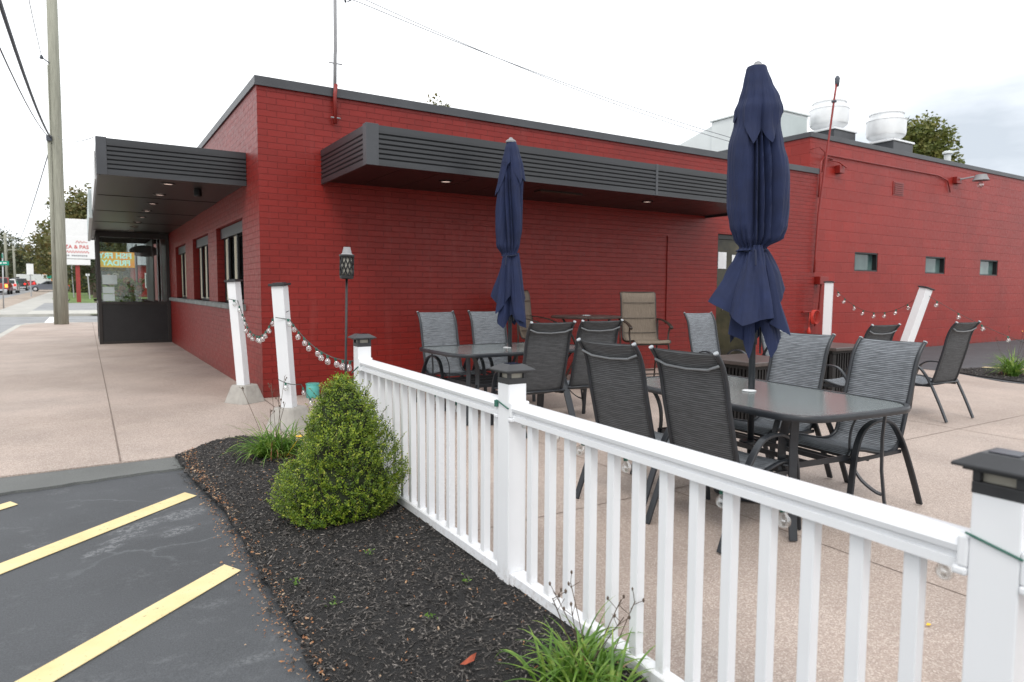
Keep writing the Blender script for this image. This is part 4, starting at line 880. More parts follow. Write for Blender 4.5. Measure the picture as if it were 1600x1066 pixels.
def blades(mb, c, n, ln, spread, r5, wd=.011, droop=1.0):
    for k in range(n):
        a = r5.uniform(0, 2 * PI); L_ = ln * r5.uniform(.55, 1.1); el = r5.uniform(R(35), R(86)); x, y, z = c[0] + r5.gauss(0, spread), c[1] + r5.gauss(0, spread), c[2]
        d = Vector((math.cos(a), math.sin(a), 0)); side = Vector((-d.y, d.x, 0)); ns = 9; pos = Vector((x, y, z)); e_ = el; w0 = wd * r5.uniform(.6, 1.2); dr = droop * r5.uniform(.4, 1.7) * R(90) / ns; vs = []
        for i in range(ns + 1):
            t = i / ns; w_ = w0 * (1 - t ** 2.2) * (.7 + .6 * t * (1 - t)) + .0006
            up = Vector((-d.x * math.sin(e_), -d.y * math.sin(e_), math.cos(e_)))
            vs += [pos - side * w_ / 2 + up * w_ * .18, pos - up * w_ * .12, pos + side * w_ / 2 + up * w_ * .18]
            pos = pos + (d * math.cos(e_) + Vector((0, 0, math.sin(e_)))) * (L_ / ns); e_ -= dr * (.35 + 1.5 * t)
            if pos.z < c[2] + .006: pos.z = c[2] + .006
        mb.add(vs, [f for i in range(ns) for f in ((3 * i, 3 * i + 1, 3 * i + 4, 3 * i + 3), (3 * i + 1, 3 * i + 2, 3 * i + 5, 3 * i + 4))])
def lily(loc, lb, n, ln, stalks, flower=False, seed=0, dead=10, clumps=((0, 0),), wd=.011):
    r5 = random.Random(seed); o = thing('daylily_clump', lb, 'plant', loc, 0, 'daylily clumps')
    mb = MB()
    for cx, cy in clumps: blades(mb, (loc[0] + cx, loc[1] + cy, loc[2]), n // len(clumps), ln, .03, r5, wd)
    fin('leaf_blades', mb, 'lily_leaf', o, smooth=True)
    mb = MB(); blades(mb, loc, dead, ln * .7, .05, r5, wd * .7, 2.2); fin('dead_leaves', mb, 'leaf_litter', o)
    for k in range(stalks):
        a = r5.uniform(0, 2 * PI); h = ln * r5.uniform(1.1, 1.75); b = Vector((loc[0] + r5.uniform(-.06, .06), loc[1] + r5.uniform(-.06, .06), loc[2])); le = Vector((math.cos(a) * .45, math.sin(a) * .45, 1)).normalized()
        pts = [tuple(b + le * h * t + Vector((math.cos(a), math.sin(a), 0)) * .03 * t * t) for t in (0, .3, .6, .85, 1)]
        mb = MB(); mb.tube(pts, .0018, 5); tp = Vector(pts[-1])
        for q in range(4):
            b0 = Vector(pts[-2]).lerp(tp, r5.random()); b1 = b0 + Vector((r5.uniform(-.03, .03), r5.uniform(-.03, .03), r5.uniform(.01, .04))); mb.tube([tuple(b0), tuple(b1)], .0012, 4)
            if q < 2: mb.lathe([(.0005, -.008), (.004, -.003), (.005, .003), (.001, .009)], 6, tuple(b1))
        fin('dry_stalk', mb, 'dry_stalk', o)
    return o
l1 = lily((-.56, -3.02, gz(0, -3) + .015), 'daylily clump with one yellow flower growing behind the conical bush', 230, .40, 6, seed=3, clumps=((0, 0), (.10, .05), (-.06, .05)), wd=.017)
fc = Vector((-.42, -3.22, .175)); mb = MB()
for k in range(6):
    a = k * PI / 3; d = Vector((math.cos(a), math.sin(a), .55)).normalized(); s = d.cross(Vector((0, 0, 1))).normalized(); q = [fc, fc + d * .022 + s * .011, fc + d * .042 + Vector((0, 0, -.004)), fc + d * .022 - s * .011]; mb.add(q, [(0, 1, 2, 3)])
mb.tube([(-.50, -3.05, gz(0, -3)), (-.46, -3.14, .08), tuple(fc)], .002, 5); fin('yellow_flower', mb, 'yellow_petal', l1)
lily((-.335, -6.62, gz(0, -6.6) + .01), 'large daylily clump with dry seed stalks against the fence in the foreground', 190, .27, 7, seed=8, clumps=((0, 0), (.05, .1), (-.06, -.05), (.02, -.14), (-.1, .04)), wd=.018)
l3 = lily((10.95, -3.45, gz(0, -3.4) + .01), 'grassy daylily clump with small orange blooms at the far right bed', 230, .50, 8, seed=12, clumps=((0, 0), (.2, .1), (-.15, -.1)), wd=.018, dead=40)
mb = MB()
for (x, y, z) in ((11.15, -3.75, .58), (11.25, -3.5, .66), (10.9, -3.8, .62), (11.3, -3.9, .5)):
    for k in range(6):
        a = k * PI / 3; d = Vector((math.cos(a), math.sin(a), .4)).normalized(); s = d.cross(Vector((0, 0, 1))).normalized(); c_ = Vector((x, y, z)); mb.add([c_, c_ + d * .04 + s * .02, c_ + d * .08, c_ + d * .04 - s * .02], [(0, 1, 2, 3)])
fin('orange_flower', mb, 'orange_petal', l3)
weeds = [(-.92, -5.63), (-.60, -5.2), (-.33, -5.72), (-.62, -5.95), (-1.0, -5.35)]
for i, (x, y) in enumerate(weeds):
    mb = MB(); r6 = random.Random(40 + i)
    for k in range(16): leaf(mb, (x + r6.gauss(0, .012), y + r6.gauss(0, .012), gz(x, y) + .03 + r6.uniform(0, .03)), (r6.uniform(-1, 1), r6.uniform(-1, 1), .4), .018, .007)
    tag(fin('weed_seedling', mb, 'lily_leaf', org=(x, y, gz(x, y) + .02)), ['small green weed seedling near the asphalt edge of the mulch', 'tiny green weed seedling in the middle of the mulch', 'ferny weed seedling close to the middle fence post', 'small weed seedling in the foreground mulch', 'little weed seedling by the asphalt edge, farther from the camera'][i], 'weed', 'weed seedlings in the mulch')
mb = MB(); q = [(a_ - .02, b_ - .10) for a_, b_ in ((-.655, -6.22), (-.60, -6.205), (-.565, -6.18), (-.60, -6.225), (-.64, -6.232))]; zz = gz(0, -6.2) + .045
mb.add([(a, b, zz + (.012 if i == 1 else 0)) for i, (a, b) in enumerate(q)], [(0, 1, 3, 4), (1, 2, 3)]); tag(fin('fallen_leaf', mb, 'rust_leaf', org=(-.6, -6.2, zz)), 'large rusty red fallen leaf on the foreground mulch', 'leaf')
# ------------------------------------------------------------------ sling chairs
def spline(pts, n=6):
    P = [Vector(p_) for p_ in pts]; o = []
    for i in range(len(P) - 1):
        p0 = P[max(i - 1, 0)]; p1 = P[i]; p2 = P[i + 1]; p3 = P[min(i + 2, len(P) - 1)]
        for k in range(n):
            t = k / n; o.append(.5 * ((2 * p1) + (-p0 + p2) * t + (2 * p0 - 5 * p1 + 4 * p2 - p3) * t * t + (-p0 + 3 * p1 - 3 * p2 + p3) * t ** 3))
    o.append(P[-1]); return o
def sling_mesh(path, hw, sag=.012):
    mb = MB(); mb.uv = []; nx = 8; d = 0
    for i, p_ in enumerate(path):
        if i: d += (p_ - path[i - 1]).length
        T_ = (path[min(i + 1, len(path) - 1)] - path[max(i - 1, 0)]).normalized(); nn = Vector((T_.z, 0, -T_.x))
        for j in range(nx + 1):
            y = -hw + 2 * hw * j / nx; q = p_ - nn * (-sag) * (1 - (y / hw) ** 2) * (1 if 0 < i < len(path) - 1 else .3); mb.v.append((q.x, y, q.z)); mb.uv.append((y, d))
    for i in range(len(path) - 1):
        for j in range(nx): a = i * (nx + 1) + j; mb.f.append((a, a + 1, a + nx + 2, a + nx + 1))
    return mb
def make_chair():
    o = thing('patio_chair', '', 'chair', (0, 0, 0), world=False)
    prof = spline([(-.400, 0, 1.050), (-.352, 0, .985), (-.318, 0, .90), (-.288, 0, .76), (-.252, 0, .62), (-.212, 0, .47), (-.178, 0, .395), (-.10, 0, .362), (.02, 0, .375), (.16, 0, .405), (.245, 0, .402), (.275, 0, .375)], 4)
    sl = sling_mesh(prof, .224); fin('sling', sl, 'shaded_sling_back', o, smooth=True, solid=.003, back='grey_sling')
    for s in (-1, 1):
        mb = MB(); mb.tube([(p_.x, s * .232, p_.z) for p_ in prof], .0135, 10); sf = fin('side_tube', mb, 'chair_frame', o, smooth=True)
        mb = MB(); p0 = Vector((-.400, s * .232, 1.050)); d = Vector((-.5, 0, .7)).normalized(); mb.tube([tuple(p0), tuple(p0 + d * .007)], .0142, 10); fin('tube_cap', mb, 'tube_cap', sf, smooth=True, auto=40)
        arm = spline([(.30, 0, .004), (.288, 0, .14), (.272, 0, .30), (.250, 0, .43), (.205, 0, .525), (.12, 0, .575), (.02, 0, .582), (-.065, 0, .555), (-.135, 0, .48), (-.20, 0, .375), (-.29, 0, .19), (-.372, 0, .004)], 4)
        mb = MB(); mb.bar([(p_.x, s * .268, p_.z) for p_ in arm], .040, .017, (1, 0, 0)); a_ = fin('arm_leg_frame', mb, 'chair_frame', o, bevel=.004)
        mb = MB(); mb.tube([(-.195, s * .232, .40), (-.20, s * .262, .385)], .009); mb.tube([(.20, s * .225, .385), (.255, s * .262, .38)], .009); mb.bar([(-.19, s * .247, .365), (.26, s * .247, .345)], .012, .022, (0, 0, 1)); fin('seat_bracket', mb, 'chair_frame', a_)
    mb = MB(); mb.tube([(-.372, -.228, .985), (-.362, -.15, .957), (-.358, 0, .948), (-.362, .15, .957), (-.372, .228, .985)], .0075, 8); fin('back_brace', mb, 'brace_highlight', o, smooth=True)
    mb = MB(); mb.tube([(-.206, -.262, .388), (-.206, .262, .388)], .0105, 8); fin('rear_stretcher', mb, 'chair_frame', o, smooth=True)
    mb = MB(); mb.bar([(.255, -.262, .335), (.255, .262, .335)], .012, .024, (0, 0, 1)); mb.tube([(.10, -.24, .335), (.10, 0, .325), (.10, .24, .335)], .008); fin('front_stretcher', mb, 'chair_frame', o)
    return o
proto = make_chair()
spots = [
 ((1.37, -5.77), 1, 'grey sling chair seen from behind, near side of the large table, closest to the camera', 1.0),
 ((1.32, -5.15), 6, 'grey sling chair seen from behind at the large table, left of the closest one', 1.0),
 ((2.44, -5.84), 173, 'grey sling chair facing the camera at the right end of the large table', 1.0),
 ((2.47, -5.21), 178, 'grey sling chair facing the camera just right of the front umbrella pole', 1.0),
 ((6.08, -4.53), 88.5, 'lone grey sling chair turned away at far right near the grassy bed', 1.0),
 ((1.855, -2.98), 87, 'grey sling chair seen from behind at the far table, just right of rear umbrella', 1.0),
 ((2.49, -2.92), 86, 'grey sling chair seen from behind at the far table, in front of the tan chair', 1.0),
 ((1.765, -1.50), -88, 'grey sling chair facing us at the far table left corner, against red brick', 1.01),
 ((2.44, -1.48), -91, 'grey sling chair facing us, partly hidden by the rear umbrella', 1.01),
 ((5.05, -2.52), -95, 'grey sling chair facing us beside the dark glass side door', 1.0),
 ((6.75, -2.30), -100, 'grey sling chair mostly hidden behind the front umbrella, beyond the door', 1.02),
 ((5.25, -4.15), 86, 'grey sling chair turned away between the wicker table and the tilted post', .97),
]
for i, ((x, y), a, lb, s) in enumerate(spots):
    c = proto if i == 0 else copy_tree(proto)
    c.location = (x, y, gz(x, y)); c.rotation_euler = (0, 0, R(a)); c.scale = (s, s, s); tag(c, lb, 'chair', 'grey sling patio chairs')
# bar-height tan chairs
def make_tan():
    o = thing('bar_chair', '', 'chair', (0, 0, 0), world=False)
    prof = spline([(-.30, 0, 1.33), (-.275, 0, 1.27), (-.262, 0, 1.18), (-.25, 0, 1.05), (-.23, 0, .90), (-.20, 0, .76), (-.16, 0, .69), (-.05, 0, .67), (.1, 0, .685), (.21, 0, .695), (.24, 0, .66)], 4)
    sl = sling_mesh(prof, .262, .01); fin('sling', sl, 'tan_sling', o, smooth=True, solid=.014)
    mb = MB()
    for z, x in ((1.19, -.252), (.98, -.232), (.78, -.195)): mb.tube([(x, -.25, z), (x + .004, 0, z), (x, .25, z)], .004, 5)
    fin('sling_seam', mb, 'tan_frame', o)
    for s in (-1, 1):
        mb = MB(); mb.tube([(p_.x - .004, s * .27, p_.z) for p_ in prof], .013, 8); sf = fin('side_tube', mb, 'tan_frame', o, smooth=True)
        mb = MB(); mb.bar([tuple(q) for q in spline([(-.245, s * .30, .97), (-.10, s * .31, .955), (.06, s * .31, .92), (.15, s * .31, .885), (.185, s * .31, .865), (.165, s * .31, .845)], 4)], .045, .014, (0, 0, 1)); mb.tube([tuple(q) for q in spline([(.14, s * .31, .885), (.11, s * .30, .78), (.13, s * .29, .66), (.22, s * .28, .4), (.26, s * .27, 0)], 4)], .012); mb.tube([(-.24, s * .30, .97), (-.22, s * .295, .7), (-.24, s * .28, .4), (-.28, s * .27, 0)], .012); fin('arm_leg_frame', mb, 'tan_frame', o)
    mb = MB(); mb.bar([(.17, -.28, .64), (.17, .28, .64)], .012, .02, (0, 0, 1)); mb.tube([(.21, -.28, .25), (.21, .28, .25)], .01); mb.tube([(-.26, -.28, .25), (-.26, .28, .25)], .01); mb.tube([(-.30, -.262, 1.335), (-.30, .262, 1.335)], .009); fin('cross_bars', mb, 'tan_frame', o)
    return o
tp = make_tan(); tp.location = (4.52, -1.74, gz(0, -1.74)-.0); tp.scale = (.93, .93, .98); tp.rotation_euler = (0, 0, R(-108)); tag(tp, 'tan padded bar-height chair with curved arms right of the round bar table', 'chair', 'tan bar chairs')
t2 = copy_tree(tp); t2.location = (3.50, -.74, gz(0, -.7)); t2.rotation_euler = (0, 0, R(-55)); tag(t2, 'tan bar-height chair half hidden behind the rear umbrella', 'chair', 'tan bar chairs')
o = thing('bar_table', 'round dark brown bar-height table against the red brick wall', 'table', (4.02, -1.10, gz(0, -1.1)))
mb = MB(); mb.lathe([(.44, .93), (.48, .94), (.485, .955), (.47, .965)], 40, (4.02, -1.10, 0)); fin('tabletop', mb, 'table_stone', o, smooth=True, auto=35)
mb = MB(); mb.lathe([(.06, .962), (.06, .972), (.02, .976)], 16, (4.02, -1.10, 0)); fin('umbrella_hole_cap', mb, 'tube_cap', o, smooth=True)
for k in range(4):
    a = PI / 4 + k * PI / 2; mb = MB(); mb.tube([tuple(q) for q in spline([(4.02 + .33 * math.cos(a), -1.10 + .33 * math.sin(a), .935), (4.02 + .16 * math.cos(a), -1.10 + .16 * math.sin(a), .62), (4.02 + .14 * math.cos(a), -1.10 + .14 * math.sin(a), .4), (4.02 + .34 * math.cos(a), -1.10 + .34 * math.sin(a), -.01)], 5)], .015); fin('leg', mb, 'tan_frame', o, smooth=True)
mb = MB(); mb.lathe([(.13, .35), (.15, .36), (.15, .37), (.13, .38)], 20, (4.02, -1.10, 0)); fin('lower_ring', mb, 'tan_frame', o)
# ------------------------------------------------------------------ glass tables
def rrect(hx, hy, r, n=7, bow=.03):
    o = []
    for cx, cy, a0 in ((hx - r, hy - r, 0), (-hx + r, hy - r, 90), (-hx + r, -hy + r, 180), (hx - r, -hy + r, 270)):
        for k in range(n + 1):
            a = R(a0 + 90 * k / n); o.append((cx + r * math.cos(a), cy + r * math.sin(a)))
    q = []
    for i in range(len(o)):
        a, b = o[i], o[(i + 1) % len(o)]; q.append(a)
        if math.hypot(b[0] - a[0], b[1] - a[1]) > .2:
            for k in range(1, 8): t = k / 8; q.append((a[0] + (b[0] - a[0]) * t, a[1] + (b[1] - a[1]) * t))
    return [(x * (1 + bow * (1 - (y / hy) ** 2)), y * (1 + bow * .6 * (1 - (x / hx) ** 2))) for x, y in q]
def make_table(hx=.84, hy=.49):
    o = thing('dining_table', '', 'table', (0, 0, 0), world=False); z = .71; out_ = rrect(hx, hy, .17)
    mb = MB(); mb.sweep([(x, y, z - .018) for x, y in out_], [(-.014, -.018), (.012, -.018), (.017, -.010), (.017, .010), (.012, .018), (-.014, .018)], True); fin('rim', mb, 'chair_frame', o, smooth=True, auto=50)
    ins_ = [(x * (1 - .014 / hx), y * (1 - .014 / hy)) for x, y in out_]
    mb = MB(); mb.prism(ins_, z - .012, z - .004); fin('glass_top', mb, 'rain_glass', o)
    mb = MB(); mb.lathe([(.026, z - .003), (.045, z - .002), (.047, z + .001), (.04, z + .004), (.026, z + .004)], 24); fin('umbrella_ring', mb, 'white_paint', o, smooth=True)
    for sx in (-1, 1):
        for sy in (-1, 1):
            d = Vector((sx * .55, sy * .84, 0)).normalized() if False else Vector((sx, sy * .55, 0)).normalized(); base = Vector((sx * (hx - .13), sy * (hy - .11), 0)); q = lambda r_, z_: tuple(base + d * r_ + Vector((0, 0, z_)))
            sd_ = Vector((-d.y, d.x, 0))
            mb = MB(); mb.bar([q(*p_) for p_ in ((.0, .675), (-.012, .5), (-.008, .3), (.012, .12), (.035, 0))], .045, .016, tuple(d)); l_ = fin('leg', mb, 'chair_frame', o, bevel=.003)
            br = spline([q(-.10, .675), q(-.155, .60), q(-.185, .50), q(-.18, .36), (q(-.13, .24)), q(-.05, .17), q(.0, .15)], 4)
            mb = MB(); mb.bar([tuple(p_) for p_ in br], .045, .010, tuple(d)); fin('curved_brace', mb, 'chair_frame', l_)
    bx, by = hx - .27, hy - .20; mb = MB()
    mb.bar([(-bx, -by, .36), (bx, -by, .36), (bx, by, .36), (-bx, by, .36)], .018, .034, (0, 0, 1), True)
    mb.bar([(-bx, -.09, .36), (bx, -.09, .36)], .014, .03, (0, 0, 1)); mb.bar([(-bx, .09, .36), (bx, .09, .36)], .014, .03, (0, 0, 1)); mb.lathe([(.04, .35), (.055, .352), (.055, .372), (.04, .374)], 18); fin('stretcher_frame', mb, 'chair_frame', o)
    mb = MB(); mb.bar([(-hx + .06, -.06, .683), (hx - .06, -.06, .683)], .02, .012, (0, 0, 1)); mb.bar([(-hx + .06, .06, .683), (hx - .06, .06, .683)], .02, .012, (0, 0, 1)); fin('under_rails', mb, 'chair_frame', o)
    return o
tA = make_table(); tA.location = (1.96, -5.44, gz(0, -5.44)); tA.rotation_euler = (0, 0, R(84)); tag(tA, 'large rectangular glass patio table around the front umbrella pole', 'table', 'glass patio tables')
tB = copy_tree(tA); tB.location = (2.11, -2.14, gz(0, -2.14)); tB.rotation_euler = (0, 0, R(0)); tB.scale = (1, 1.08, 1); tag(tB, 'glass patio table at the rear umbrella, farther back by the brick wall', 'table', 'glass patio tables')
# square wicker tables
def wicker(loc, s, lb, rz):
    o = thing('wicker_table', lb, 'table', loc, 0, 'square black wicker tables'); Mz = Matrix.Translation(loc) @ Matrix.Rotation(rz, 4, 'Z')
    mb = MB(); mb.box(-s, s, -s, s, .645, .685, Mz); fin('tabletop', mb, 'table_stone', o, bevel=.008)
    mb = MB(); b = s * .72
    mb.box(-b, b, -b, b, .60, .642, Mz)
    for k in range(12):
        for sx in (-1, 1):
            t = -b + 2 * b * (k + .5) / 12; mb.box(t - .012, t + .012, sx * b * .96 - .008, sx * b * .96 + .008, .06, .60, Mz); mb.box(sx * b * .96 - .008, sx * b * .96 + .008, t - .012, t + .012, .06, .60, Mz)
    mb.box(-b * .9, b * .9, -b * .9, b * .9, .08, .55, Mz); fin('wicker_base', mb, 'black_wicker', o)
    for sx in (-1, 1):
        for sy in (-1, 1): mb = MB(); mb.box(sx * b - .025, sx * b + .025, sy * b - .025, sy * b + .025, 0, .60, Mz); fin('leg', mb, 'black_wicker', o, bevel=.004)
wicker((3.86, -3.92, gz(0, -3.9)), .36, 'square black wicker table behind the front umbrella, in front of the door', 0)
wicker((6.12, -3.28, gz(0, -3.3)), .42, 'square dark wicker table in front of the white corner post', 0)
# ------------------------------------------------------------------ umbrellas (folded)
def umbrella(x, y, ztop, ztie, prof, hem, FB, SO, SI, FV, seed, lb, z0, lean=(0, 0)):
    r7 = random.Random(seed); o = thing('patio_umbrella', lb, 'umbrella', (x, y, z0), 0, 'folded navy patio umbrellas')
    cx = lambda z: x + lean[0] * (z - z0); cy = lambda z: y + lean[1] * (z - z0)
    mb = MB(); mb.lathe([(.20, 0), (.235, .01), (.235, .035), (.20, .05), (.06, .065), (.03, .07), (.03, .2), (.026, .21)], 40, (x, y, z0)); fin('base', mb, 'chair_frame', o, smooth=True, auto=35)
    mb = MB(); mb.tube([(x, y, z0 + .05), (cx(ztop - .04), cy(ztop - .04), ztop - .04)], .0215, 14); fin('pole', mb, 'chair_frame', o, smooth=True)
    mb = MB(); mb.lathe([(.055, -.035), (.056, -.02), (.045, -.008), (.026, 0), (.022, .012), (.008, .02)], 20, (cx(ztop), cy(ztop), ztop)); fin('finial', mb, 'sign_grey', o, smooth=True, auto=45)
    for k in range(8):
        a = 2 * PI * k / 8 + .2; mb = MB(); zb = hem + r7.uniform(.03, .12); mb.tube([(cx(ztop) + .03 * math.cos(a), cy(ztop) + .03 * math.sin(a), ztop - .1), (cx(zb) + .055 * math.cos(a), cy(zb) + .055 * math.sin(a), zb)], .006, 5); fin('rib', mb, 'chair_frame', o)
    TH = R(-32.2)
    def rr_(z, P, a=0., off=0.):
        q = (1 + math.cos(a - TH)) / 2
        for p0, p1 in zip(P[:-1], P[1:]):
            if p0[0] >= z >= p1[0]:
                t = (p0[0] - z) / (p0[0] - p1[0]); t = .5 * t + .5 * t * t * (3 - 2 * t); return (p0[1] + (p1[1] - p0[1]) * t) * (1 - q) + (p0[2] + (p1[2] - p0[2]) * t) * q
        return P[-1][1] * (1 - q) + P[-1][2] * q
    rs = random.Random(seed + 100)
    def tab(T_, phi, k, soft=0.):
        """piecewise linear lookup of column k in a table of (angle from the right-hand side, values...)"""
        phi %= 360
        for q0, q1 in zip(T_, T_[1:] + [(T_[0][0] + 360,) + tuple(T_[0][1:])]):
            for sh in (0, 360):
                if q0[0] <= phi + sh <= q1[0]:
                    t = (phi + sh - q0[0]) / (q1[0] - q0[0]); t = t * (1 - soft) + soft * t * t * (3 - 2 * t); return q0[k] + (q1[k] - q0[k]) * t
        return T_[0][k]
    def shell(name, z_hi, rfun, hemf, nrow, nth, tgt, tiez=None):
        mb = MB(); rows_ = [[] for _ in range(nrow + 1)]
        for j in range(nth):
            phi = 360 * j / nth; a = TH + R(phi); zh = hemf(phi)
            for i in range(nrow + 1):
                t = i / nrow; z = z_hi + (zh - z_hi) * t; r_ = rfun(phi, z, zh)
                wr = .0022 * math.sin(13 * a + 9 * z + seed) + .0032 * math.sin(12 * z + 4 * a + 2 * math.sin(3 * a)) + .0012 * math.sin(37 * a - 11 * z)
                g_ = math.exp(-((z - ztie) / .11) ** 2); r_ *= 1 + .08 * g_ * math.sin(19 * a + 3 * math.sin(9 * z) + 2 * math.sin(2 * a))
                rr2 = max(.024, r_ + wr * min(1, abs(z_hi - z) / .15)); rows_[i].append((cx(z) + rr2 * math.cos(a), cy(z) + rr2 * math.sin(a), z))
        for row in rows_: mb.v += row
        for i in range(nrow):
            for j in range(nth): mb.f.append((i * nth + j, (i + 1) * nth + j, (i + 1) * nth + (j + 1) % nth, i * nth + (j + 1) % nth))
        return fin(name, mb, 'navy_canvas', tgt, smooth=True, solid=.003, auto=50)
    def body_r(phi, z, zh):
        d = min(1, .15 + (ztop - z) / .55); near = math.exp(-((z - ztie) / .10) ** 2)
        sh = 8 * math.sin(2.3 * z + seed) + 30 * (z - 2.1) * math.cos(R(phi) + 1.2); m_ = tab(FB, phi + sh, 1, .10); m_ = 1 - (1 - m_) * 1.3 * d * (1 - .5 * near)
        return rr_(z, prof, TH + R(phi)) * m_
    cv = shell('canopy', ztop - .02, body_r, lambda phi: ztie - .02, 60, 288, o)
    def skirt_r(T_):
        def f(phi, z, zh):
            Rb = tab(T_, phi, 1, .12); t = (ztie - z) / max(.05, ztie - zh); t = min(1, max(0, t)); r0 = .070 + .02 * math.cos(R(phi) * 3 + seed)
            e = t ** .82 if tab(T_, phi, 1) > .17 else t
            return (r0 + (Rb - r0) * e) * (1 + .05 * math.sin(PI * t) * math.sin(R(phi) * 5 + 4 * t + seed))
        return f
    shell('skirt', ztie + .01, skirt_r(SI), lambda phi: tab(SI, phi, 2), 34, 240, cv)
    shell('skirt', ztie + .015, skirt_r(SO), lambda phi: tab(SO, phi, 2), 40, 288, cv)
    def flap_r(phi, z, zh):
        d = min(1, .1 + (ztop - z) / .5); return rr_(z, prof, TH + R(phi)) * (1 - (1 - tab(FV, phi, 1, .2)) * d) * 1.03 + .007
    shell('vent_flap', ztop - .018, flap_r, lambda phi: tab(FV, phi, 2), 26, 240, cv)
    mb = MB(); pts = [(cx(ztie) + (rr_(ztie, prof, a) * .95 + .004) * math.cos(a), cy(ztie) + (rr_(ztie, prof, a) * .95 + .004) * math.sin(a), ztie + .02 * math.sin(a + 1)) for a in [2 * PI * j / 28 for j in range(28)]]
    mb.bar(pts, .03, .006, (0, 0, 1), True); mb.tube([tuple(q) for q in spline([pts[17], (pts[17][0] - .05, pts[17][1] - .05, ztie - .03), (pts[17][0] - .07, pts[17][1] - .07, ztie - .12)], 4)], .006, 6)
    fin('tie_strap', mb, 'navy_strap', o)
    return o
P1 = [(2.765, .050, .040), (2.749, .063, .046), (2.649, .082, .078), (2.549, .108, .121), (2.479, .137, .142), (2.389, .141, .140), (2.249, .177, .163), (2.149, .182, .189), (2.049, .18, .201), (1.849, .172, .206), (1.729, .152, .198), (1.649, .120, .165), (1.593, .082, .062), (1.529, .177, .100), (1.449, .241, .155), (1.379, .268, .215), (1.249, .299, .225), (1.169, .285, .21), (1.109, .240, .19), (1.049, .20, .16), (.95, .13, .12), (.87, .075, .08)]
P2 = [(2.895, .035, .035), (2.883, .035, .045), (2.791, .055, .080), (2.631, .088, .118), (2.471, .118, .137), (2.333, .143, .136), (2.104, .162, .130), (1.944, .17, .125), (1.783, .153, .105), (1.689, .085, .072), (1.554, .15, .12), (1.417, .187, .152), (1.188, .205, .187), (1.05, .185, .202), (.959, .145, .177), (.89, .10, .13)]
FB1 = [(0, 1.0), (22, .97), (40, .70), (62, .98), (84, .62), (105, .96), (126, .64), (150, .97), (178, 1.0), (208, 1.0), (230, .93), (243, .60), (250, .80), (257, .56), (266, .84), (274, .60), (283, .88), (291, .66), (303, .98), (332, 1.03)]
SO1 = [(12, .235, 1.33), (30, .14, 1.22), (55, .25, 1.14), (80, .13, 1.2), (105, .26, 1.12), (132, .14, 1.2), (155, .24, 1.22), (170, .19, 1.25), (184, .305, 1.235), (208, .205, 1.16), (238, .285, 1.085), (262, .21, 1.12), (284, .225, 1.135), (297, .13, 1.10), (318, .25, 1.02), (336, .20, 1.12), (350, .17, 1.22)]
SI1 = [(0, .17, 1.05), (25, .10, 1.12), (60, .18, .98), (95, .10, 1.1), (130, .17, .95), (165, .11, 1.1), (200, .19, 1.02), (222, .12, .98), (243, .155, .865), (262, .07, 1.02), (278, .10, 1.08), (300, .155, .868), (325, .17, .98)]
FV1 = [(0, 1.04, 2.44), (20, .92, 2.40), (45, .72, 2.36), (75, .98, 2.24), (100, .7, 2.34), (130, .98, 2.25), (160, .86, 2.42), (182, 1.0, 2.40), (200, .80, 2.50), (222, .98, 2.36), (245, .90, 2.235), (256, .80, 2.30), (265, .68, 2.345), (276, .86, 2.27), (284, .94, 2.24), (305, .98, 2.36), (332, 1.05, 2.46)]
FB2 = [(0, .98), (18, .70), (42, 1.0), (66, .6), (95, .97), (125, .62), (150, .98), (172, .78), (190, 1.02), (215, .96), (232, .62), (244, .92), (256, .58), (268, .80), (277, .60), (292, 1.0), (318, 1.02), (338, .66)]
SO2 = [(8, .17, 1.22), (28, .11, 1.15), (60, .2, 1.12), (90, .12, 1.2), (120, .2, 1.15), (150, .12, 1.2), (180, .205, 1.24), (198, .13, 1.14), (222, .205, 1.05), (244, .12, 1.16), (262, .16, 1.22), (274, .10, 1.26), (292, .17, 1.0), (318, .215, .96), (342, .13, 1.10)]
SI2 = [(0, .16, .96), (30, .09, 1.05), (70, .15, .92), (110, .1, 1.02), (150, .16, .95), (190, .1, 1.06), (214, .165, .95), (240, .145, .895), (262, .06, 1.02), (285, .09, 1.05), (305, .17, .93), (335, .19, .90)]
FV2 = [(0, 1.05, 2.46), (22, .8, 2.5), (55, 1.0, 2.4), (90, .7, 2.5), (130, 1.0, 2.4), (165, .8, 2.48), (188, 1.08, 2.30), (210, .96, 2.36), (232, .78, 2.52), (252, .98, 2.62), (270, .72, 2.66), (286, .96, 2.55), (312, 1.05, 2.42), (336, .86, 2.50)]
umbrella(2.015, -5.425, 2.775, 1.590, P1, .86, FB1, SO1, SI1, FV1, 5, 'tall folded navy umbrella over the large glass table in front', gz(0, -5.4), (-.008, .008))
umbrella(2.13, -2.16, 2.905, 1.69, P2, .93, FB2, SO2, SI2, FV2, 13, 'smaller looking folded navy umbrella over the far glass table by the awning', gz(0, -2.1))
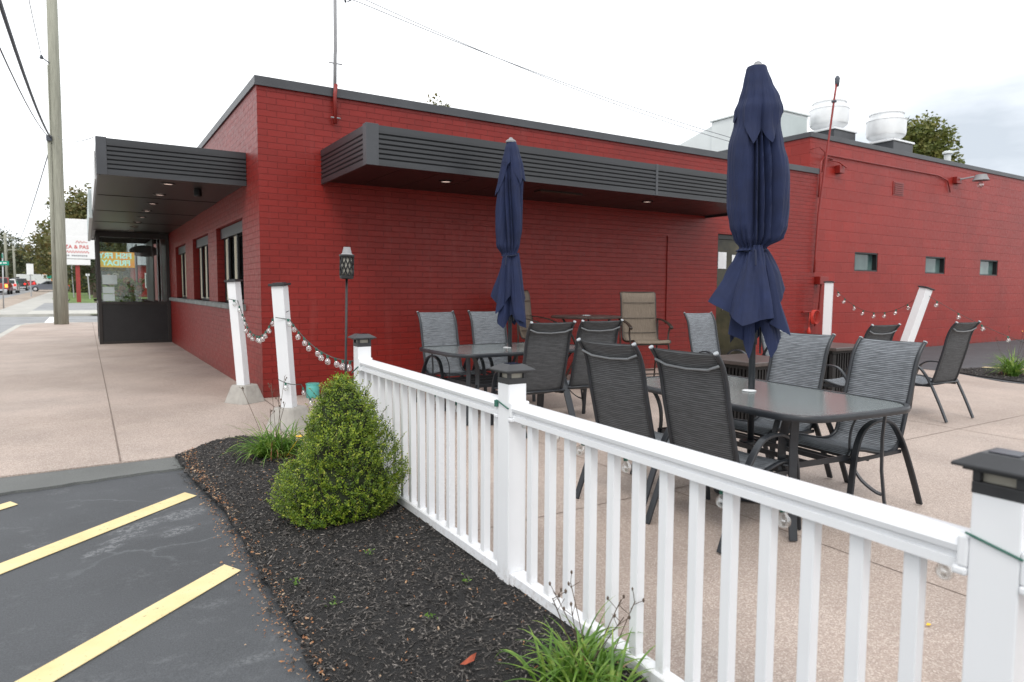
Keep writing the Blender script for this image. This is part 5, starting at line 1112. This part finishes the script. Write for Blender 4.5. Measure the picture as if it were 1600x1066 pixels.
# ------------------------------------------------------------------ street: pole, wires, sign, trees, vehicles
up = thing('utility_pole', 'weathered grey wooden utility pole at the pavement corner', 'utility pole', (-2.5, 21.0, 0))
mb = MB(); mb.tube([(-2.50, 21.0, -.2), (-2.48, 21.0, 3), (-2.43, 20.98, 8), (-2.38, 20.96, 13.5)], .195, 20, radii=[1, .97, .9, .8]); fin('shaft', mb, 'wood_pole', up, smooth=True)
mb = MB(); mb.tube([(-2.71, 20.92, 0), (-2.69, 20.9, 3), (-2.67, 20.88, 6.6)], .05); mb.tube([(-2.66, 20.88, 0), (-2.6, 20.86, 9.1)], .02); fin('riser_conduit', mb, 'wood_pole', up, smooth=True)
mb = MB(); mb.box(-2.74, -2.58, 20.78, 20.92, 6.48, 6.66); mb.tube([(-2.45, 20.9, 9.1), (-2.75, 20.8, 9.3)], .02); mb.lathe([(.05, 9.25), (.06, 9.3), (.03, 9.38)], 10, (-2.77, 20.8, 0)); fin('cable_clamp', mb, 'cable', up)
def wire(pts, sag, r_, lb, grp='overhead wires'):
    q = [Vector(p_) for p_ in pts]; path = []
    for a, b in zip(q[:-1], q[1:]):
        for k in range(24): t = k / 24; path.append(tuple(a.lerp(b, t) - Vector((0, 0, sag * 4 * t * (1 - t)))))
    path.append(tuple(q[-1])); mb = MB(); mb.tube(path, r_, 6); return tag(fin('overhead_wire', mb, 'cable', org=pts[0]), lb, 'wire', grp)
wire([(-2.62, 20.85, 6.62), (-2.70, -22, 6.9)], 1.42, .030, 'thick black cable bundle running from the pole clamp toward the viewer')
wire([(-2.63, 20.85, 6.60), (-3.0, -22, 6.5)], 1.62, .013, 'thin cable just below the thick bundle on the utility pole')
wire([(-2.76, 20.8, 9.3), (-2.6, -22, 10.0)], 1.2, .010, 'thin upper wire reaching the insulator high on the pole')
wire([(-2.4, 20.9, 6.7), (-1.62, 1.0, 3.05)], .12, .004, 'thin service wire from the pole to the canopy corner')
wire([(-2.6, 20.9, 6.4), (-11.4, 127, 7.6)], .9, .02, 'lower wire crossing the far street toward the second pole')
wire([(-10.5, 103, 7.6), (-3.0, 150, 8.2)], 1.2, .03, 'dark wire hanging across the distant road')
wire([(-4.8, 3.5, 7.4), (2.38, 3.2, 6.23), (11.72, 2.95, 5.02)], .12, .006, 'upper service wire dropping to the rooftop unit')
wire([(-4.8, 3.0, 7.5), (2.38, 3.0, 6.22), (11.74, 2.65, 4.80)], .17, .0055, 'lower service wire dropping to the rooftop unit')
for k, (x, y, h, lb) in enumerate(((-11.37, 127.7, 8.1, 'distant pale utility pole rising behind the black suv'), (-10.5, 103.5, 8.6, 'distant utility pole behind the red pickup'))):
    o = thing('utility_pole', lb, 'utility pole', (x, y, gz(x, y)), 0, 'distant utility poles'); mb = MB(); mb.tube([(x, y, gz(x, y)), (x, y, h)], .16, 8); fin('shaft', mb, 'wood_pole', o, smooth=True)
    mb = MB(); mb.box(x - 1.1, x + 1.1, y - .06, y + .06, h - .7, h - .55); fin('cross_arm', mb, 'wood_pole', o)
# pizza sign
SY = 52.0; sg = gz(0, SY)
S = thing('business_sign', 'white pizza sign panels on a red post beyond the cross street', 'sign', (-2.2, SY, sg))
mb = MB(); mb.box(-2.34, -2.06, SY + .05, SY + .33, sg - .1, 6.2); fin('post', mb, 'post_red', S)
mb = MB(); mb.box(-3.33, -1.38, SY - .1, SY + .04, 4.9, 6.45); fin('upper_panel', mb, 'sign_white', S, bevel=.03)
mb = MB(); mb.box(-3.45, -1.02, SY - .12, SY + .04, 3.50, 5.16); pn = fin('main_panel', mb, 'sign_white', S, bevel=.03)
mb = MB(); mb.box(-3.25, -1.36, SY - .1, SY + .04, 3.04, 3.47); fin('lower_panel', mb, 'sign_white', S, bevel=.03)
tm = upright(text_mb('PIZZA & PAS', .37, .004, False, .008), (-2.53, SY - .125, 4.37)); tm.v = [((a + 2.53) * 1.0 - 2.46, b, c) for a, b, c in tm.v]
fin('lettering', tm, 'sign_red', pn)
mb = MB()
for r_ in range(2):
    for k in range(22):
        if (k + r_) % 2: mb.box(-3.36 + .088 * k, -3.36 + .088 * k + .085, SY - .126, SY - .121, 3.93 + .085 * r_, 4.01 + .085 * r_)
fin('checker_band', mb, 'sign_red', pn)
mb = MB(); mb.tube([tuple(q) for q in spline([(-2.25, SY - .125, 4.66), (-2.15, SY - .125, 4.85), (-2.05, SY - .125, 4.68), (-1.95, SY - .125, 4.82), (-1.85, SY - .125, 4.68), (-1.74, SY - .125, 4.8), (-1.62, SY - .125, 4.72), (-1.52, SY - .125, 4.76)], 5)], .018, 5); fin('script_flourish', mb, 'sign_red', pn)
mb = MB()
for k in range(13):
    if k != 4: mb.box(-3.15 + k * .125, -3.15 + k * .125 + .09, SY - .126, SY - .121, 3.67 + .015 * (k % 2), 3.79)
fin('small_print', mb, 'sign_grey', pn)
for (x, y, h, lb) in ((-2.69, 67.6, 3.2, 'thin white post standing left of the red sign post'), (-1.45, 62, 2.2, 'short white post on the grass right of the red sign post')):
    o = thing('marker_post', lb, 'post', (x, y, gz(x, y)), 0, 'slim posts near the pizza sign'); mb = MB(); mb.tube([(x, y, gz(x, y)), (x - .1, y, gz(x, y) + h)], .05, 8); fin('shaft', mb, 'galvanised', o); mb = MB(); mb.box(x - .25, x + .05, y - .02, y + .02, gz(x, y) + h - .2, gz(x, y) + h); fin('plate', mb, 'white_paint', o)
o = thing('street_sign', 'green street name blade on a galvanised post at left picture edge', 'street sign', (-5.8, 40.1, gz(0, 40)))
mb = MB(); mb.tube([(-5.78, 40.1, gz(0, 40) - .1), (-5.70, 40.1, 3.3)], .035); fin('post', mb, 'galvanised', o, smooth=True)
mb = MB(); mb.box(-6.1, -5.42, 40.0, 40.03, 2.60, 2.83); fin('blade', mb, 'sign_green', o)
mb = MB(); mb.box(-6.0, -5.75, 39.985, 40.0, 2.68, 2.76); mb.box(-5.7, -5.52, 39.985, 40.0, 2.70, 2.76); fin('lettering', mb, 'sign_white', o)
mb = MB(); mb.box(-5.72, -5.69, 39.8, 40.4, 3.0, 3.25); fin('blade', mb, 'sign_green', o)
for (x, y, z0_, z1_, wd, mt, lb) in ((-6.14, 70.5, 2.6, 3.6, .55, 'sign_white', 'white square road sign on a thin post beside the verge'), (-6.55, 136, 3.1, 3.6, 1.7, 'sign_green', 'far green street sign right of the orange bus')):
    o = thing('road_sign', lb, 'road sign', (x, y, gz(x, y))); mb = MB(); mb.tube([(x, y, gz(x, y)), (x, y, z1_)], .05); fin('post', mb, 'galvanised', o); mb = MB(); mb.box(x - wd / 2, x + wd / 2, y - .12, y - .07, z0_, z1_); fin('panel', mb, mt, o)
def tree(x, y, z0_, zc, rx, rz_, n, mat, lb, seed, grp=None, ls=.3, trunk=.25, gap=.55):
    r8 = random.Random(seed); o = thing('broadleaf_tree', lb, 'tree', (x, y, z0_), 0, grp)
    tw = MB(); tw.tube([(x, y, z0_), (x + .1, y, zc - rz_ * .5), (x, y, zc + rz_ * .3)], trunk, 8, radii=[1, .7, .25]); cl = []
    for k in range(n // 42 + 3):
        d = Vector((r8.gauss(0, 1), r8.gauss(0, 1), r8.gauss(0, .9))).normalized() * r8.uniform(.35, 1.0); c_ = Vector((x + d.x * rx, y + d.y * rx, zc + d.z * rz_)); cl.append((c_, r8.uniform(.16, .34) * rx))
        if k < 14: tw.tube([(x, y, zc - rz_ * .45), tuple(Vector((x, y, zc - rz_ * .3)).lerp(c_, .5) + Vector((0, 0, -.1 * rz_))), tuple(c_)], trunk * .3, 5, radii=[1, .6, .15])
    lf = MB()
    for k in range(n):
        c_, rc = r8.choice(cl); d = Vector((r8.gauss(0, 1), r8.gauss(0, 1), r8.gauss(0, .8))); d = d.normalized() * rc * r8.uniform(.4, 1.05); p_ = c_ + d; a = Vector((r8.uniform(-1, 1), r8.uniform(-1, 1), r8.uniform(-.5, .8))).normalized(); s = a.cross(Vector((r8.uniform(-1, 1), r8.uniform(-1, 1), r8.uniform(-1, 1)))).normalized(); q = ls * r8.uniform(.6, 1.2)
        lf.add([p_, p_ + a * q * .5 + s * q * .3, p_ + a * q, p_ + a * q * .5 - s * q * .3], [(0, 1, 2, 3)])
    fin('crown', lf, mat, o); fin('trunk', tw, 'bark', o)
tree(44.2, 15.5, 0, 9.9, 2.25, 2.7, 16000, 'green_leaf', 'leafy green tree rising behind the right exhaust fan', 31, None, .30, .25)
tree(15.9, 27.8, 0, 10.75, 1.6, 1.6, 2200, 'maple_leaf', 'tree top just showing above the brick parapet', 33, None, .22, .2)
tree(-1.2, 80, gz(0, 80), 7.4, 4.0, 5.0, 15000, 'maple_leaf', 'big brownish maple directly behind the pizza sign', 34, 'street trees', .42, .35)
tree(-3.6, 104, gz(0, 104), 6.5, 5.0, 4.6, 6000, 'maple_leaf', 'autumn tree showing left of the utility pole foot, farther back', 35, 'street trees', .5, .35)
tree(-1.0, 66, gz(0, 66), 3.4, 2.0, 2.6, 2500, 'dark_leaf', 'dark bushy tree low behind the red sign post', 36, 'street trees', .3, .2)
far = [(-19, 150, 8.0, 6), (-25, 172, 9.2, 7.5), (-18.5, 196, 8.6, 6.5), (-22, 222, 9.0, 7), (-16, 250, 8.2, 6.5), (-9, 262, 7.6, 6), (-4.2, 190, 7.2, 6), (-3.2, 150, 6.6, 5), (-30, 135, 9, 7), (4, 130, 6, 5), (-12.5, 290, 8.0, 6)]
fl2 = ['tall dark tree at the left picture edge behind the pickup', 'brown tinted roadside tree second from the left edge', 'roadside tree above the white suv', 'roadside tree above the black suv', 'roadside tree behind the small white sign', 'green tree closing the end of the road', 'autumn tree above the orange bus', 'tree just left of the utility pole above the grey sedan', 'outermost tree beyond the left lane', 'tree beyond the lawn under the canopy edge', 'most distant tree at the road end']
for k, ((x, y, zc, rx), lb) in enumerate(zip(far, fl2)):
    tree(x, y, gz(x, y) - .5, zc, rx, zc * .75, 3800, ('dark_leaf', 'maple_leaf')[k % 2] if k not in (5, 10) else 'dark_leaf', lb, 50 + k, 'trees along the distant road', .7, .35)
hd = thing('clipped_hedge', 'low clipped green hedge on the lawn behind the red post', 'hedge', (-1, 95, gz(0, 95))); mb = MB(); r9 = random.Random(9); core = MB(); core.box(-3.3, 8, 94.2, 95.8, gz(0, 95), gz(0, 95) + 1.25)
for k in range(5000): leaf(mb, (r9.uniform(-3.5, 8), r9.uniform(93.9, 95.9), gz(0, 95) + r9.uniform(0, 1.5)), (r9.uniform(-1, 1), r9.uniform(-1, 1), 1), .2, .12)
fin('foliage', mb, 'green_leaf', hd); fin('inner_growth', core, 'bush_core', hd)
# distant house and hazy tree belt behind
mb = MB(); r10 = random.Random(77)
for k in range(16000):
    x = r10.uniform(-170, 150); 
    h = 9 + 2.5 * math.sin(x * .07) + 1.5 * math.sin(x * .23 + 1); z = 2 + h * r10.random() ** .8; leaf(mb, (x, 318 + r10.uniform(-6, 6), z), (r10.uniform(-1, 1), r10.uniform(-.3, .3), r10.uniform(-.4, 1)), 2.2, 1.3)
tag(fin('far_wood', mb, 'dark_leaf'), 'dark belt of far woods closing the view down the street', 'woods', kind='stuff')
hs = thing('brick_house', 'distant pale house with white windows seen through the vestibule glass', 'house', (6, 66, gz(0, 66))); g_ = gz(0, 70)
mb = MB(); mb.box(2.5, 13, 70, 78, g_, g_ + 3.2); fin('wall', mb, 'red_block_paint', hs)
mb = MB(); mb.extr([(69.6, g_ + 3.2), (78.4, g_ + 3.2), (74, g_ + 5.6)], 'x', 2.1, 13.4); fin('roof', mb, 'sign_grey', hs)
for x in (3.4, 5.4, 8, 10.5):
    mb = MB(); mb.box(x, x + 1.0, 69.9, 69.99, g_ + .9, g_ + 2.4); w_ = fin('window', mb, 'white_paint', hs); mb = MB(); mb.box(x + .1, x + .9, 69.87, 69.9, g_ + 1.0, g_ + 2.3); fin('pane', mb, 'dark_glass', w_)
# vehicles: built facing +Y (away), origin at ground centre
def car(name, loc, rz, lb, cat, paint, L_, W_, H_, style, grp='vehicles on the street'):
    o = thing(name, lb, cat, loc, rz, grp, world=False); h = W_ / 2; wr = .34 if H_ < 1.6 else .40; z0_ = wr * .62
    if style == 'sedan': sil = [(-L_ / 2, .35), (-L_ / 2, .80), (-L_ / 2 + .12, .95), (-L_ * .30, 1.0), (-L_ * .19, H_ - .06), (-L_ * .08, H_), (L_ * .06, H_ - .02), (L_ * .22, .98), (L_ * .42, .82), (L_ / 2 - .04, .66), (L_ / 2, .4), (L_ / 2 - .05, .25), (-L_ / 2 + .05, .25)]; gl = [(-L_ * .27, 1.0), (-L_ * .17, H_ - .09), (-L_ * .07, H_ - .06), (L_ * .05, H_ - .08), (L_ * .18, .99)]
    elif style == 'suv': sil = [(-L_ / 2, .45), (-L_ / 2, 1.0), (-L_ * .455, 1.12), (-L_ * .40, H_ - .05), (-L_ * .36, H_), (L_ * .10, H_), (L_ * .25, 1.12), (L_ * .45, 1.0), (L_ / 2, .85), (L_ / 2, .4), (L_ / 2 - .1, .3), (-L_ / 2 + .1, .3)]; gl = [(-L_ * .42, 1.14), (-L_ * .38, H_ - .12), (L_ * .08, H_ - .12), (L_ * .20, 1.14)]
    elif style == 'pickup': sil = [(-L_ / 2, .6), (-L_ / 2, 1.22), (-L_ * .13, 1.24), (-L_ * .09, H_ - .04), (L_ * .06, H_), (L_ * .12, H_ - .03), (L_ * .22, 1.25), (L_ * .46, 1.15), (L_ / 2, .95), (L_ / 2, .5), (L_ / 2 - .1, .4), (-L_ / 2 + .1, .45)]; gl = [(-L_ * .105, 1.28), (-L_ * .07, H_ - .12), (L_ * .10, H_ - .12), (L_ * .18, 1.28)]
    else: sil = [(-L_ / 2, .6), (-L_ / 2, H_), (L_ * .28, H_), (L_ * .34, H_ * .8), (L_ * .36, H_ * .52), (L_ / 2, H_ * .46), (L_ / 2, .5), (-L_ / 2 + .1, .5)]; gl = [(L_ * .2, H_ * .55), (L_ * .2, H_ * .8), (L_ * .30, H_ * .8), (L_ * .32, H_ * .55)]
    n = len(sil); mb = MB(); sec = []
    for fx_, hw in ((-1, 1), (1, 1)):
        for y, z in sil: q = h * (1 if z < 1.02 or style in ('box',) else 1 - .16 * min(1, (z - 1.0) / .5)); sec.append((fx_ * q, y, z))
    mb.add(sec, [tuple(range(n)), tuple(range(n, 2 * n))[::-1]] + [(i, n + i, n + (i + 1) % n, (i + 1) % n) for i in range(n)]); b_ = fin('body', mb, paint, o, bevel=.05)
    for s in (-1, 1):
        mb = MB(); vs = []
        for dx in (.0, .012):
            for y, z in gl: q = h * (1 - .16 * min(1, max(0, z - 1.0) / .5)) if style != 'box' else h; vs.append((s * (q + .002 + dx), y, z))
        m2 = len(gl); mb.add(vs, [tuple(range(m2)), tuple(range(m2, 2 * m2))[::-1]] + [(i, m2 + i, m2 + (i + 1) % m2, (i + 1) % m2) for i in range(m2)]); fin('side_window', mb, 'dark_glass', b_)
    yb = {'sedan': (-L_ * .30, 1.02, -L_ * .195, H_ - .09), 'suv': (-L_ * .452, 1.15, -L_ * .405, H_ - .12), 'pickup': (-L_ * .128, 1.28, -L_ * .096, H_ - .1), 'box': (-L_ / 2, 1.2, -L_ / 2, H_ - .5)}[style]
    mb = MB(); q = h * .78; mb.add([(-q, yb[0] - .02, yb[1]), (q, yb[0] - .02, yb[1]), (q * .92, yb[2] - .02, yb[3]), (-q * .92, yb[2] - .02, yb[3])], [(0, 1, 2, 3)])
    if style != 'box': fin('rear_window', mb, 'dark_glass', b_, solid=.01)
    for s in (-1, 1):
        for y in (-L_ * .31, L_ * .32):
            mb = MB(); mb.lathe([(wr * .6, -.12), (wr, -.11), (wr, .11), (wr * .6, .12)], 22); mb.v = [(s * (h - .10) + c_, y + a, wr + b) for a, b, c_ in mb.v]; wh = fin('wheel', mb, 'rubber', o, smooth=True, auto=40)
            mb = MB(); mb.lathe([(.02, -.125), (wr * .6, -.124), (wr * .6, .124), (.02, .125)], 14); mb.v = [(s * (h - .10) + c_, y + a, wr + b) for a, b, c_ in mb.v]; fin('rim', mb, 'chrome', wh)
        zt = {'sedan': .78, 'suv': 1.0, 'pickup': 1.02, 'box': .9}[style]
        mb = MB(); mb.box(s * h * .80 - .13, s * h * .80 + .13, -L_ / 2 - .03, -L_ / 2 + .05, zt - .14 - (.12 if style == 'pickup' else 0), zt + .12); fin('tail_light', mb, 'tail_light_hot' if style == 'pickup' else 'tail_light', b_, bevel=.02)
        mb = MB(); mb.box(s * h * .78 - .15, s * h * .78 + .15, L_ / 2 - .10, L_ / 2 + .01, .62, .78); fin('headlight', mb, 'bulb_glass', b_)
    mb = MB(); mb.box(-h * .9, h * .9, -L_ / 2 - .07, -L_ / 2 + .02, .38, .58); fin('rear_bumper', mb, 'chrome' if style in ('pickup', 'suv') else paint, b_, bevel=.03)
    return o
g3 = lambda x, y: (x, y, gz(x, y) - .12)
car('pickup_truck', g3(-10.1, 89.5), 0, 'red pickup truck with lit tail lights waiting at the left edge', 'pickup', 'pickup_red', 5.6, 2.0, 1.95, 'pickup')
car('suv', g3(-9.9, 97.8), 0, 'white suv in the queue right behind the red pickup', 'suv', 'car_white', 4.6, 1.9, 1.72, 'suv')
car('suv', g3(-10.2, 119), 0, 'black suv with glowing tail lights ahead of the white suv', 'suv', 'car_black', 4.7, 1.95, 1.85, 'suv')
car('small_car', g3(-10.0, 138), 0, 'small red car queued beyond the grey sedan', 'car', 'car_red', 4.3, 1.8, 1.5, 'suv')
car('sedan', (-6.0, 104.5, gz(0, 104.5) - .03), R(90), 'grey sedan turning sideways across the road into the driveway', 'sedan', 'car_grey', 4.7, 1.85, 1.45, 'sedan')
car('box_truck', g3(-11.5, 165), R(70), 'white box truck crossing in the distance beyond the cars', 'truck', 'truck_white', 7.0, 2.4, 2.7, 'box')
car('school_bus', g3(-8.4, 185), R(20), 'orange bus parked far down the road', 'bus', 'bus_orange', 7.0, 2.4, 3.0, 'box')
# fallen yellow leaf crumbs on the terrace
for k, (x, y, lb) in enumerate(((3.3, -6.4, 'yellow fallen leaf on the paving right of the large table'), (1.15, -7.0, 'small yellow leaf on the paving just inside the fence'))):
    mb = MB(); z = gz(x, y) + .006; mb.add([(x, y, z), (x + .02, y + .006, z + .004), (x + .03, y - .006, z), (x + .01, y - .011, z + .002)], [(0, 1, 2, 3)]); tag(fin('fallen_leaf', mb, 'yellow_petal', org=(x, y, z)), lb, 'leaf', 'yellow leaves on the terrace')
